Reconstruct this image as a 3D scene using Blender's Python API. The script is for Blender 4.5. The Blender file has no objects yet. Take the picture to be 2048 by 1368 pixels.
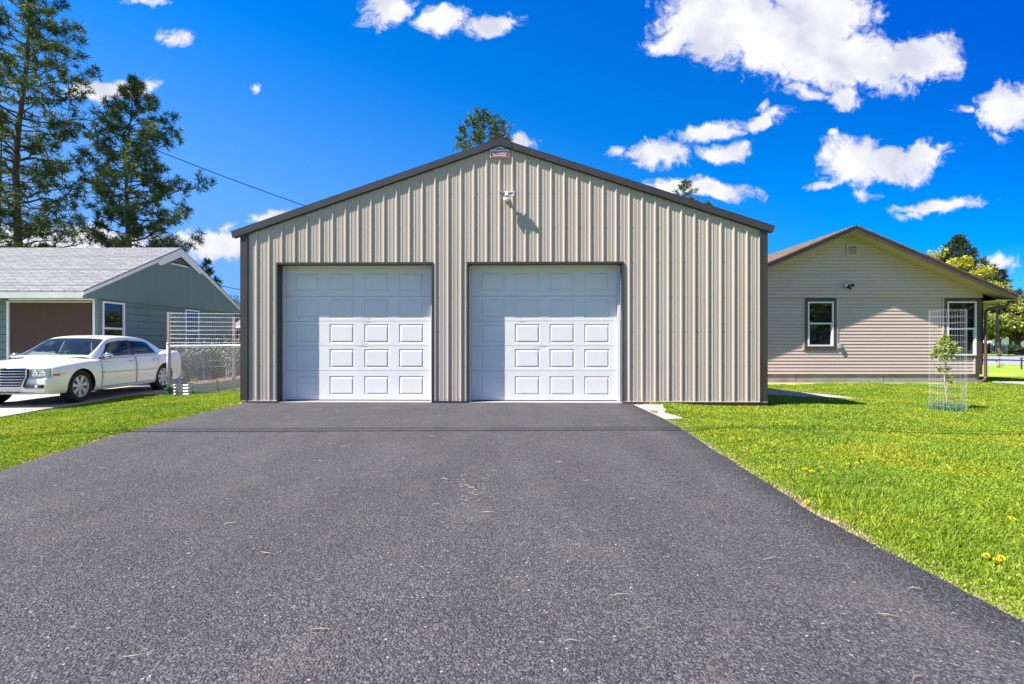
import bpy, bmesh, math, random
import numpy as np
from mathutils import Vector, Matrix, noise as mnoise
PI = math.pi
S = bpy.context.scene
COL = S.collection

# ------------------------------------------------------------------ camera
CAMZ = 1.08
F = 1030.0
cam_d = bpy.data.cameras.new('camera')
cam = bpy.data.objects.new('camera', cam_d)
COL.objects.link(cam)
cam.location = (0, 0, CAMZ)
cam.rotation_euler = (PI/2, 0, 0)
cam_d.sensor_width = 36.0
cam_d.lens = F/2048*36
cam_d.clip_start = 0.05
cam_d.clip_end = 3000
S.camera = cam

# ------------------------------------------------------------------ sun, sky, exposure
SUNV = Vector((0.70, 0.255, -1.0)).normalized()       # way the light travels
sun_d = bpy.data.lights.new('sun', 'SUN')
sun = bpy.data.objects.new('sun', sun_d)
COL.objects.link(sun)
sun_d.energy = 5.0
sun_d.angle = math.radians(0.5)
sun_d.color = (1.0, 0.955, 0.88)
sun.rotation_euler = SUNV.to_track_quat('-Z', 'Y').to_euler()
sun_elev = math.asin(-SUNV.z)
sun_az = math.atan2(-SUNV.x, -SUNV.y)                 # clockwise from +Y

S.view_settings.view_transform = 'Standard'
S.view_settings.look = 'None'
S.view_settings.exposure = 1.45
S.view_settings.gamma = 1.0

W = bpy.data.worlds.new('World')
S.world = W
W.use_nodes = True
nt = W.node_tree
for n in list(nt.nodes): nt.nodes.remove(n)
def wn(t, **kw):
    n = nt.nodes.new(t)
    for k, v in kw.items(): setattr(n, k, v)
    return n
wl = nt.links.new
w_out = wn('ShaderNodeOutputWorld'); w_bg = wn('ShaderNodeBackground')
w_bg.inputs['Strength'].default_value = 0.09
sky = wn('ShaderNodeTexSky', sky_type='NISHITA')
sky.sun_disc = False
sky.sun_elevation = sun_elev
sky.sun_rotation = sun_az
sky.altitude = 600
sky.air_density = 1.0
sky.dust_density = 0.1
sky.ozone_density = 3.5
hsv = wn('ShaderNodeHueSaturation')
hsv.inputs['Saturation'].default_value = 1.46
hsv.inputs['Value'].default_value = 1.12
tint = wn('ShaderNodeMixRGB', blend_type='MULTIPLY'); tint.inputs[0].default_value = 1; tint.inputs[2].default_value = (1.0, .97, 1.06, 1)
wl(sky.outputs[0], tint.inputs[1]); wl(tint.outputs[0], hsv.inputs['Color'])
tc = wn('ShaderNodeTexCoord'); sep = wn('ShaderNodeSeparateXYZ')
wl(tc.outputs['Generated'], sep.inputs[0])
# look a little higher into the sky model so that the horizon stays clear blue
svm = wn('ShaderNodeVectorMath', operation='MULTIPLY_ADD'); wl(tc.outputs['Generated'], svm.inputs[0])
svm.inputs[1].default_value = (1, 1, 1.25); svm.inputs[2].default_value = (0, 0, .11)
svn = wn('ShaderNodeVectorMath', operation='NORMALIZE'); wl(svm.outputs[0], svn.inputs[0]); wl(svn.outputs[0], sky.inputs['Vector'])
def wmath(op, a, b=None, clamp=False):
    n = wn('ShaderNodeMath', operation=op); n.use_clamp = clamp
    for i, v in enumerate((a, b)):
        if v is None: continue
        if isinstance(v, (int, float)): n.inputs[i].default_value = v
        else: wl(v, n.inputs[i])
    return n.outputs[0]
ysafe = wmath('MAXIMUM', sep.outputs['Y'], 0.02)
U = wmath('DIVIDE', sep.outputs['X'], ysafe); V = wmath('DIVIDE', sep.outputs['Z'], ysafe)
comb = wn('ShaderNodeCombineXYZ'); wl(U, comb.inputs[0]); wl(V, comb.inputs[1])
warp = wn('ShaderNodeTexNoise'); warp.inputs['Scale'].default_value = 14; warp.inputs['Detail'].default_value = 5
wl(comb.outputs[0], warp.inputs['Vector'])
wsub = wn('ShaderNodeVectorMath', operation='SUBTRACT'); wl(warp.outputs['Color'], wsub.inputs[0]); wsub.inputs[1].default_value = (.5, .5, .5)
wsc = wn('ShaderNodeVectorMath', operation='MULTIPLY'); wl(wsub.outputs[0], wsc.inputs[0]); wsc.inputs[1].default_value = (.075, .055, 0)
wadd = wn('ShaderNodeVectorMath', operation='ADD'); wl(comb.outputs[0], wadd.inputs[0]); wl(wsc.outputs[0], wadd.inputs[1])
CL = [(1430,62,120,62,10),(1560,70,190,88,12),(1700,118,150,62,8),(1832,118,92,46,-6),(1440,20,100,50,0),(1640,20,120,70,20),
 (1345,72,52,34,-20),(1603,142,40,22,0),(1682,190,46,24,0),(1612,182,44,14,15),(1708,322,66,52,0),(1785,332,80,34,10),(1838,318,60,28,-12),
 (2005,222,58,46,0),(2070,215,60,46,0),(1994,274,22,11,30),(1936,216,14,8,0),(1430,264,62,20,-8),(1512,250,50,15,-12),(1552,232,30,11,-15),(1533,214,15,12,0),
 (1318,306,66,25,0),(1448,306,52,20,-8),(1232,306,16,11,0),(1352,372,58,20,0),(1425,382,82,20,8),(1880,412,92,15,-8),(1826,432,32,9,-15),
 (1726,389,25,12,0),(1672,267,15,6,0),(773,18,52,32,0),(884,48,54,30,0),(978,52,58,22,-6),(1040,284,34,14,15),(198,180,66,26,0),(268,182,46,17,-8),
 (350,75,36,15,10),(290,2,40,10,0),(510,179,14,9,0),(428,486,74,32,0),(120,484,200,34,0),(545,432,54,13,-12),(455,449,22,8,0),(1980,532,46,20,0),(2014,596,60,14,0),
 (1640,372,30,8,0),(520,440,20,8,0)]
cur = None
for cx, cy, rx, ry, ang in CL:
    mp = wn('ShaderNodeMapping', vector_type='TEXTURE')
    mp.inputs['Location'].default_value = ((cx-1024)/F, (684-cy)/F, 0)
    mp.inputs['Rotation'].default_value = (0, 0, math.radians(-ang))
    mp.inputs['Scale'].default_value = (rx/F*1.12, ry/F*1.12, 1)
    wl(wadd.outputs[0], mp.inputs['Vector'])
    ln = wn('ShaderNodeVectorMath', operation='LENGTH'); wl(mp.outputs[0], ln.inputs[0])
    wgt = max(.42, min(1.0, math.sqrt(rx*ry)/46))
    mad = wn('ShaderNodeMath', operation='MULTIPLY_ADD'); wl(ln.outputs['Value'], mad.inputs[0]); mad.inputs[1].default_value = -wgt; mad.inputs[2].default_value = wgt
    cur = mad.outputs[0] if cur is None else wmath('MAXIMUM', cur, mad.outputs[0])
fld = cur
n2 = wn('ShaderNodeTexNoise'); n2.inputs['Scale'].default_value = 24; n2.inputs['Detail'].default_value = 10; n2.inputs['Roughness'].default_value = .68
wl(wadd.outputs[0], n2.inputs['Vector'])
n2c = wmath('MULTIPLY', wmath('SUBTRACT', n2.outputs['Fac'], 0.5), 1.5)
n7 = wn('ShaderNodeTexNoise'); n7.inputs['Scale'].default_value = 75; n7.inputs['Detail'].default_value = 6; wl(wadd.outputs[0], n7.inputs['Vector'])
fld2 = wmath('ADD', wmath('ADD', fld, n2c), wmath('MULTIPLY', wmath('SUBTRACT', n7.outputs['Fac'], .5), .55))
mr = wn('ShaderNodeMapRange'); mr.interpolation_type = 'SMOOTHSTEP'
mr.inputs['From Min'].default_value = -0.08; mr.inputs['From Max'].default_value = 0.42
wl(fld2, mr.inputs['Value'])
ahead = wmath('GREATER_THAN', sep.outputs['Y'], 0.05)
alpha = wmath('MULTIPLY', mr.outputs[0], ahead)
# scattered clouds over the unseen rest of the sky, added as neutral fill light
n6 = wn('ShaderNodeTexNoise'); n6.inputs['Scale'].default_value = 3.2; n6.inputs['Detail'].default_value = 8; wl(tc.outputs['Generated'], n6.inputs['Vector'])
m6 = wn('ShaderNodeMapRange'); m6.interpolation_type = 'SMOOTHSTEP'; m6.inputs['From Min'].default_value = .50; m6.inputs['From Max'].default_value = .64; wl(n6.outputs['Fac'], m6.inputs['Value'])
off = wn('ShaderNodeMapRange'); off.inputs['From Min'].default_value = 1.12; off.inputs['From Max'].default_value = 1.5
wl(wmath('MAXIMUM', wmath('ABSOLUTE', U), wmath('ADD', V, .35)), off.inputs['Value'])
alpha2 = wmath('MULTIPLY', m6.outputs[0], wmath('MAXIMUM', off.outputs[0], wmath('SUBTRACT', 1.0, ahead)))
alpha = wmath('MAXIMUM', alpha, alpha2)
n3 = wn('ShaderNodeTexNoise'); n3.inputs['Scale'].default_value = 11; n3.inputs['Detail'].default_value = 4
n3m = wn('ShaderNodeMapping'); n3m.inputs['Location'].default_value = (.3, .035, 0); wl(wadd.outputs[0], n3m.inputs['Vector']); wl(n3m.outputs[0], n3.inputs['Vector'])
sh = wn('ShaderNodeMapRange'); sh.inputs['From Min'].default_value = .38; sh.inputs['From Max'].default_value = .66
wl(n3.outputs['Fac'], sh.inputs['Value'])
cm = wn('ShaderNodeMixRGB'); cm.inputs[1].default_value = (4.2, 4.2, 4.3, 1); cm.inputs[2].default_value = (2.85, 2.95, 3.5, 1)
wl(sh.outputs[0], cm.inputs[0])
# paler air towards the horizon on the sun's side, deeper blue high up on the other side
gt_ = wmath('ADD', V, wmath('MULTIPLY', U, .35))
pr = wn('ShaderNodeMapRange'); pr.interpolation_type = 'SMOOTHSTEP'; pr.inputs['From Min'].default_value = .50; pr.inputs['From Max'].default_value = -.22; pr.inputs['To Max'].default_value = .9; wl(gt_, pr.inputs['Value'])
dp = wn('ShaderNodeMapRange'); dp.interpolation_type = 'SMOOTHSTEP'; dp.inputs['From Min'].default_value = .38; dp.inputs['From Max'].default_value = 1.05; dp.inputs['To Max'].default_value = .85; wl(gt_, dp.inputs['Value'])
s1 = wn('ShaderNodeMixRGB'); wl(pr.outputs[0], s1.inputs[0]); wl(hsv.outputs[0], s1.inputs[1]); s1.inputs[2].default_value = (.95, 2.0, 3.95, 1)
s2 = wn('ShaderNodeMixRGB'); wl(wmath('MULTIPLY', dp.outputs[0], ahead), s2.inputs[0]); wl(s1.outputs[0], s2.inputs[1]); s2.inputs[2].default_value = (.0, .42, 3.0, 1)
mx = wn('ShaderNodeMixRGB'); wl(alpha, mx.inputs[0]); wl(s2.outputs[0], mx.inputs[1]); wl(cm.outputs[0], mx.inputs[2])
wl(mx.outputs[0], w_bg.inputs['Color']); wl(w_bg.outputs[0], w_out.inputs['Surface'])

# ------------------------------------------------------------------ helpers
def P(px, py, Y): return Vector(((px-1024)*Y/F, Y, CAMZ-(py-684)*Y/F))
def smooth(t):
    t = max(0.0, min(1.0, t)); return t*t*(3-2*t)

class MB:
    def __init__(s): s.v = []; s.f = []; s.m = []
    def add(s, vs, fs, mi=0):
        o = len(s.v); s.v += [tuple(v) for v in vs]
        for f in fs: s.f.append(tuple(i+o for i in f)); s.m.append(mi)
    def quad(s, a, b, c, d, mi=0): s.add([a, b, c, d], [(0, 1, 2, 3)], mi)
    def box(s, x0, y0, z0, x1, y1, z1, mi=0):
        vs = [(x0,y0,z0),(x1,y0,z0),(x1,y1,z0),(x0,y1,z0),(x0,y0,z1),(x1,y0,z1),(x1,y1,z1),(x0,y1,z1)]
        s.add(vs, [(0,3,2,1),(4,5,6,7),(0,1,5,4),(1,2,6,5),(2,3,7,6),(3,0,4,7)], mi)
    def prism(s, pts, d, mi=0):
        """pts: closed polygon (3-D), extruded by the vector d"""
        n = len(pts); d = Vector(d); a = [Vector(p) for p in pts]
        s.add(a + [p+d for p in a], [tuple(range(n)), tuple(range(2*n-1, n-1, -1))] + [(i, i+n, (i+1) % n+n, (i+1) % n) for i in range(n)], mi)
    def tube(s, pts, r, n=6, mi=0, caps=True, r2=None):
        pts = [Vector(p) for p in pts]; rings = []
        m = len(pts)
        rr = r if isinstance(r, (list, tuple)) else [r + ((r2-r)*i/(m-1) if r2 is not None else 0) for i in range(m)]
        prev = None
        for i, p in enumerate(pts):
            t = (pts[min(i+1, m-1)] - pts[max(i-1, 0)])
            if t.length < 1e-9: t = Vector((0, 0, 1))
            t.normalize()
            if prev is None:
                up = Vector((0, 0, 1)) if abs(t.z) < .9 else Vector((1, 0, 0))
                a = t.cross(up).normalized()
            else:
                a = (prev - t*prev.dot(t))
                a = a.normalized() if a.length > 1e-6 else t.orthogonal().normalized()
            prev = a; b = t.cross(a)
            rings.append([p + (a*math.cos(2*PI*k/n) + b*math.sin(2*PI*k/n))*rr[i] for k in range(n)])
        vs = [v for R in rings for v in R]; fs = []
        for i in range(m-1):
            for k in range(n):
                fs.append((i*n+k, i*n+(k+1) % n, (i+1)*n+(k+1) % n, (i+1)*n+k))
        if caps: fs += [tuple(range(n-1, -1, -1)), tuple((m-1)*n+k for k in range(n))]
        s.add(vs, fs, mi)
    def lathe(s, prof, n=32, axis='Y', c=(0, 0, 0), mi=0):
        """prof: (radius, along axis)"""
        vs = []; fs = []; m = len(prof)
        for k in range(n):
            a = 2*PI*k/n
            for r, h in prof:
                x, z = r*math.cos(a), r*math.sin(a)
                v = (x, h, z) if axis == 'Y' else ((x, z, h) if axis == 'Z' else (h, x, z))
                vs.append((v[0]+c[0], v[1]+c[1], v[2]+c[2]))
        for k in range(n):
            for i in range(m-1):
                fs.append((k*m+i, k*m+i+1, ((k+1) % n)*m+i+1, ((k+1) % n)*m+i))
        s.add(vs, fs, mi)
    def build(s, name, mats, parent=None, smooth_=False, bevel=0, fixn=False):
        me = bpy.data.meshes.new(name)
        me.from_pydata(s.v, [], s.f)
        for m in (mats if isinstance(mats, (list, tuple)) else [mats]): me.materials.append(m)
        if any(s.m): me.polygons.foreach_set('material_index', s.m)
        if smooth_: me.polygons.foreach_set('use_smooth', [True]*len(s.f))
        if fixn:
            bm = bmesh.new(); bm.from_mesh(me); bmesh.ops.recalc_face_normals(bm, faces=bm.faces); bm.to_mesh(me); bm.free()
        me.update()
        o = bpy.data.objects.new(name, me); COL.objects.link(o)
        if parent: o.parent = parent
        if bevel:
            md = o.modifiers.new('bevel', 'BEVEL'); md.width = bevel; md.segments = 2; md.limit_method = 'ANGLE'
        return o
def tag(o, label=None, cat=None, group=None, kind=None):
    if label: o['label'] = label
    if cat: o['category'] = cat
    if group: o['group'] = group
    if kind: o['kind'] = kind
    return o
def thing(name, label, cat, loc=(0, 0, 0), rz=0, group=None):
    o = bpy.data.objects.new(name, None); COL.objects.link(o)
    o.location = loc; o.rotation_euler = (0, 0, rz); o.empty_display_size = .2
    return tag(o, label, cat, group)
def copy_tree(o, parent=None):
    c = o.copy(); COL.objects.link(c); c.parent = parent
    for ch in list(o.children): copy_tree(ch, c)
    return c
def lin(r, g, b):
    f = lambda c: (c/255/12.92) if c/255 <= .04045 else ((c/255+.055)/1.055)**2.4
    return (f(r), f(g), f(b))

def mat(name, c1, c2=None, scale=4, detail=5, rough=.6, metal=0, spec=.5, bump=0, bscale=60, bdist=.01, lo=.35, hi=.65, stretch=None, rnd=0, coat=0, trans=None):
    m = bpy.data.materials.new(name); m.use_nodes = True
    N = m.node_tree.nodes; L = m.node_tree.links; b = N['Principled BSDF']
    b.inputs['Roughness'].default_value = rough; b.inputs['Metallic'].default_value = metal
    b.inputs['Specular IOR Level'].default_value = spec
    if coat: b.inputs['Coat Weight'].default_value = coat; b.inputs['Coat Roughness'].default_value = .05
    t = N.new('ShaderNodeTexCoord'); src = t.outputs['Object']
    if stretch:
        mp = N.new('ShaderNodeMapping'); mp.inputs['Scale'].default_value = stretch; L.new(src, mp.inputs[0]); src = mp.outputs[0]
    col = None
    if c2 is None: b.inputs['Base Color'].default_value = (*c1, 1)
    else:
        n = N.new('ShaderNodeTexNoise'); n.inputs['Scale'].default_value = scale; n.inputs['Detail'].default_value = detail
        L.new(src, n.inputs['Vector'])
        r = N.new('ShaderNodeMapRange'); r.inputs['From Min'].default_value = lo; r.inputs['From Max'].default_value = hi
        L.new(n.outputs['Fac'], r.inputs['Value'])
        x = N.new('ShaderNodeMixRGB'); x.inputs[1].default_value = (*c1, 1); x.inputs[2].default_value = (*c2, 1)
        L.new(r.outputs[0], x.inputs[0]); col = x.outputs[0]; L.new(col, b.inputs['Base Color'])
    if rnd:
        g = N.new('ShaderNodeNewGeometry'); h = N.new('ShaderNodeHueSaturation')
        rm = N.new('ShaderNodeMapRange'); rm.inputs['To Min'].default_value = 1-rnd; rm.inputs['To Max'].default_value = 1+rnd
        L.new(g.outputs['Random Per Island'], rm.inputs['Value']); L.new(rm.outputs[0], h.inputs['Value'])
        if col: L.new(col, h.inputs['Color'])
        else: h.inputs['Color'].default_value = (*c1, 1)
        L.new(h.outputs[0], b.inputs['Base Color']); col = h.outputs[0]
    if bump:
        n = N.new('ShaderNodeTexNoise'); n.inputs['Scale'].default_value = bscale; n.inputs['Detail'].default_value = 4
        L.new(src, n.inputs['Vector'])
        bp = N.new('ShaderNodeBump'); bp.inputs['Strength'].default_value = bump; bp.inputs['Distance'].default_value = bdist
        L.new(n.outputs['Fac'], bp.inputs['Height']); L.new(bp.outputs[0], b.inputs['Normal'])
    if trans:
        out = N['Material Output']; tr = N.new('ShaderNodeBsdfTranslucent'); ms = N.new('ShaderNodeMixShader'); ms.inputs[0].default_value = trans
        if col: L.new(col, tr.inputs['Color'])
        else: tr.inputs['Color'].default_value = (*c1, 1)
        L.new(b.outputs[0], ms.inputs[1]); L.new(tr.outputs[0], ms.inputs[2]); L.new(ms.outputs[0], out.inputs['Surface'])
    return m

M = {}
M['siding'] = mat('tan_ribbed_steel', (.375,.318,.264), (.405,.346,.29), scale=1.2, rough=.45, spec=.4, stretch=(1,1,.3))
M['dark_trim'] = mat('dark_brown_steel', (.034,.028,.025), (.042,.035,.031), scale=3, rough=.42)
M['roof_metal'] = mat('dark_roof_steel', (.028,.025,.025), (.035,.032,.031), scale=2, rough=.4)
M['rust'] = mat('rusty_brown_board', (.10,.045,.028), (.16,.07,.04), scale=14, rough=.85, bump=.3)
M['white_vinyl'] = mat('white_vinyl', (.68,.68,.69), (.64,.645,.66), scale=6, rough=.4)
M['concrete'] = mat('pale_concrete', (.23,.21,.195), (.31,.29,.27), scale=3, rough=.9, bump=.35, bscale=120)
M['concrete_dark'] = mat('foundation_concrete', (.20,.185,.16), (.30,.28,.245), scale=2.2, rough=.9, bump=.4, bscale=40, detail=8)
M['vinyl'] = mat('tan_vinyl_siding', (.475,.362,.312), (.505,.39,.338), scale=1.5, rough=.55, stretch=(.5,1,6))
M['brown_trim'] = mat('brown_painted_trim', (.058,.039,.036), (.07,.047,.043), scale=5, rough=.5)
M['soffit'] = mat('beige_soffit', (.40,.34,.23), (.44,.38,.27), scale=3, rough=.6)
M['brown_shingle'] = mat('brown_shingles', (.085,.05,.038), (.17,.11,.085), scale=9, rough=.9, bump=.5, bscale=30)
M['teal'] = mat('grey_green_paint', (.11,.17,.16), (.125,.185,.174), scale=3, rough=.65, bump=.1, bscale=20, stretch=(1,1,.3))
M['fascia'] = mat('pale_grey_green_fascia', (.40,.43,.38), (.46,.48,.43), scale=3, rough=.6)
M['white_paint'] = mat('white_paint', (.74,.74,.74), (.66,.67,.67), scale=8, rough=.55)
M['shade_cloth'] = mat('brown_shade_cloth', (.065,.038,.028), (.078,.048,.036), scale=60, rough=.95, bump=.3, bscale=300)
M['black'] = mat('black_plastic', (.015,.015,.017), rough=.45)
M['dark_inside'] = mat('dark_room', (.03,.032,.035), rough=.9)
M['curtain'] = mat('pale_curtain', (.72,.78,.75), (.5,.56,.54), scale=3, rough=.9, stretch=(14,14,.2))
M['galv'] = mat('galvanised_steel', (.36,.37,.39), (.48,.49,.5), scale=20, rough=.45, metal=.6)
M['galv_light'] = mat('bright_galvanised_wire', (.55,.56,.59), (.66,.67,.7), scale=20, rough=.4, metal=.35)
M['wood_grey'] = mat('weathered_wood', (.25,.20,.16), (.36,.29,.23), scale=8, rough=.9, bump=.4, stretch=(3,3,.3))
M['mulch'] = mat('brown_mulch', (.12,.065,.045), (.24,.14,.10), scale=24, rough=.95, bump=.9, bscale=40, bdist=.03)
M['green_panel'] = mat('green_grey_corrugated', (.16,.22,.18), (.20,.26,.22), scale=6, rough=.5)
M['bark_pine'] = mat('pine_bark', (.07,.048,.036), (.14,.095,.07), scale=5, rough=.95, bump=.8, bscale=14, bdist=.03, stretch=(3,3,.5))
M['twig'] = mat('twig_bark', (.05,.04,.033), (.08,.062,.05), scale=8, rough=.95)
M['needles'] = mat('pine_needles', (.036,.066,.02), (.115,.15,.042), scale=.9, rough=.6, rnd=.45, spec=.3, trans=.25)
M['needles_dark'] = mat('spruce_needles', (.022,.042,.016), (.04,.065,.026), scale=.9, rough=.6, rnd=.4, spec=.3, trans=.2)
M['leaf_yellow'] = mat('yellow_green_leaves', (.27,.28,.02), (.42,.38,.03), scale=.7, rough=.6, rnd=.35, trans=.4)
M['leaf_olive'] = mat('olive_leaves', (.17,.21,.035), (.26,.29,.05), scale=.7, rough=.6, rnd=.4, trans=.3)
M['leaf_lime'] = mat('lime_leaves', (.19,.28,.02), (.30,.38,.035), scale=5, rough=.5, rnd=.3, trans=.4)
M['leaf_blue'] = mat('blue_green_blades', (.08,.17,.09), (.14,.24,.13), scale=5, rough=.6, rnd=.3, trans=.3)
M['leaf_rust'] = mat('reddish_twiggy_leaves', (.16,.10,.05), (.13,.13,.04), scale=2, rough=.7, rnd=.4, trans=.3)
M['leaf_grey'] = mat('grey_green_leaves', (.10,.13,.09), (.16,.18,.13), scale=3, rough=.7, rnd=.4, trans=.2)
M['leaf_pale'] = mat('pale_grey_leaves', (.13,.15,.13), (.30,.30,.27), scale=5, rough=.8, rnd=.6)
M['petal'] = mat('dandelion_yellow', (.62,.50,.015), (.58,.42,.012), scale=30, rough=.7)
M['sapling_bark'] = mat('pale_sapling_bark', (.34,.28,.23), (.42,.35,.3), scale=20, rough=.9)
M['straw'] = mat('dry_straw', (.20,.18,.11), (.28,.25,.17), scale=8, rough=.9, rnd=.3)
M['cable'] = mat('black_cable', (.012,.012,.013), rough=1.0, spec=.05)

def glass_mat(name, tint=(.02,.025,.03), rough=.02, see=.55, ior=1.5):
    m = bpy.data.materials.new(name); m.use_nodes = True
    N = m.node_tree.nodes; L = m.node_tree.links; out = N['Material Output']; N.remove(N['Principled BSDF'])
    g = N.new('ShaderNodeBsdfGlossy'); g.inputs['Roughness'].default_value = rough; g.inputs['Color'].default_value = (.85,.9,.95,1)
    d = N.new('ShaderNodeBsdfDiffuse'); d.inputs['Color'].default_value = (*tint, 1)
    t = N.new('ShaderNodeBsdfTransparent'); t.inputs['Color'].default_value = (.75,.82,.8,1)
    m1 = N.new('ShaderNodeMixShader'); m1.inputs[0].default_value = see
    L.new(d.outputs[0], m1.inputs[1]); L.new(t.outputs[0], m1.inputs[2])
    f = N.new('ShaderNodeFresnel'); f.inputs['IOR'].default_value = ior
    m2 = N.new('ShaderNodeMixShader'); L.new(f.outputs[0], m2.inputs[0]); L.new(m1.outputs[0], m2.inputs[1]); L.new(g.outputs[0], m2.inputs[2])
    L.new(m2.outputs[0], out.inputs['Surface'])
    return m
M['glass'] = glass_mat('window_glass')
M['car_glass'] = glass_mat('car_glass', tint=(.02,.035,.04), see=.6, ior=1.4)

# asphalt
def asphalt(name='asphalt', far=False):
    m = bpy.data.materials.new(name); m.use_nodes = True
    N = m.node_tree.nodes; L = m.node_tree.links; b = N['Principled BSDF']
    t = N.new('ShaderNodeTexCoord')
    v = N.new('ShaderNodeTexVoronoi'); v.inputs['Scale'].default_value = 125; L.new(t.outputs['Object'], v.inputs['Vector'])
    sp = N.new('ShaderNodeSeparateColor'); L.new(v.outputs['Color'], sp.inputs[0])
    r = N.new('ShaderNodeValToRGB'); L.new(sp.outputs[0], r.inputs[0])
    e = r.color_ramp.elements
    e[0].position = 0; e[0].color = (.030,.0285,.031,1)
    e[1].position = 1; e[1].color = (.30,.28,.27,1)
    for p, c in ((.5,(.053,.0515,.0535,1)),(.86,(.090,.0875,.089,1)),(.99,(.112,.108,.112,1)),(.998,(.18,.17,.165,1))):
        x = e.new(p); x.color = c
    n = N.new('ShaderNodeTexNoise'); n.inputs['Scale'].default_value = .55; n.inputs['Detail'].default_value = 7; n.inputs['Roughness'].default_value = .62
    L.new(t.outputs['Object'], n.inputs['Vector'])
    mr = N.new('ShaderNodeMapRange'); mr.inputs['From Min'].default_value = .3; mr.inputs['From Max'].default_value = .7
    mr.inputs['To Min'].default_value = .82; mr.inputs['To Max'].default_value = 1.36
    mps = N.new('ShaderNodeMapping'); mps.inputs['Scale'].default_value = (2.3, .38, 1); L.new(t.outputs['Object'], mps.inputs[0])
    ns = N.new('ShaderNodeTexNoise'); ns.inputs['Scale'].default_value = .9; ns.inputs['Detail'].default_value = 5; L.new(mps.outputs[0], ns.inputs['Vector'])
    av = N.new('ShaderNodeMix'); av.inputs[0].default_value = .45; L.new(n.outputs['Fac'], av.inputs[2]); L.new(ns.outputs['Fac'], av.inputs[3]); L.new(av.outputs[0], mr.inputs['Value'])
    h = N.new('ShaderNodeHueSaturation'); L.new(r.outputs[0], h.inputs['Color']); L.new(mr.outputs[0], h.inputs['Value'])
    # dusty tan patch near the middle of the drive and a faint wear pattern
    n5 = N.new('ShaderNodeTexNoise'); n5.inputs['Scale'].default_value = 2.1; n5.inputs['Detail'].default_value = 9; L.new(t.outputs['Object'], n5.inputs['Vector'])
    m5 = N.new('ShaderNodeMapRange'); m5.inputs['From Min'].default_value = .55; m5.inputs['From Max'].default_value = .78; m5.inputs['To Max'].default_value = .35
    L.new(n5.outputs['Fac'], m5.inputs['Value'])
    mx = N.new('ShaderNodeMixRGB'); L.new(m5.outputs[0], mx.inputs[0]); L.new(h.outputs[0], mx.inputs[1]); mx.inputs[2].default_value = (.135,.118,.105,1)
    L.new(mx.outputs[0], b.inputs['Base Color'])
    b.inputs['Roughness'].default_value = .9; b.inputs['Specular IOR Level'].default_value = .15
    v2 = N.new('ShaderNodeTexVoronoi'); v2.inputs['Scale'].default_value = 110; L.new(t.outputs['Object'], v2.inputs['Vector'])
    n4 = N.new('ShaderNodeTexNoise'); n4.inputs['Scale'].default_value = 55; n4.inputs['Detail'].default_value = 5; L.new(t.outputs['Object'], n4.inputs['Vector'])
    ad = N.new('ShaderNodeMath'); ad.operation = 'SUBTRACT'; L.new(n4.outputs['Fac'], ad.inputs[0]); L.new(v2.outputs['Distance'], ad.inputs[1])
    bp = N.new('ShaderNodeBump'); bp.inputs['Strength'].default_value = 1.0; bp.inputs['Distance'].default_value = .008
    L.new(ad.outputs[0], bp.inputs['Height']); L.new(bp.outputs[0], b.inputs['Normal'])
    return m
M['asphalt'] = asphalt()
M['road'] = mat('grey_road', (.20,.20,.215), (.24,.235,.25), scale=.5, rough=.9)

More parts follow.
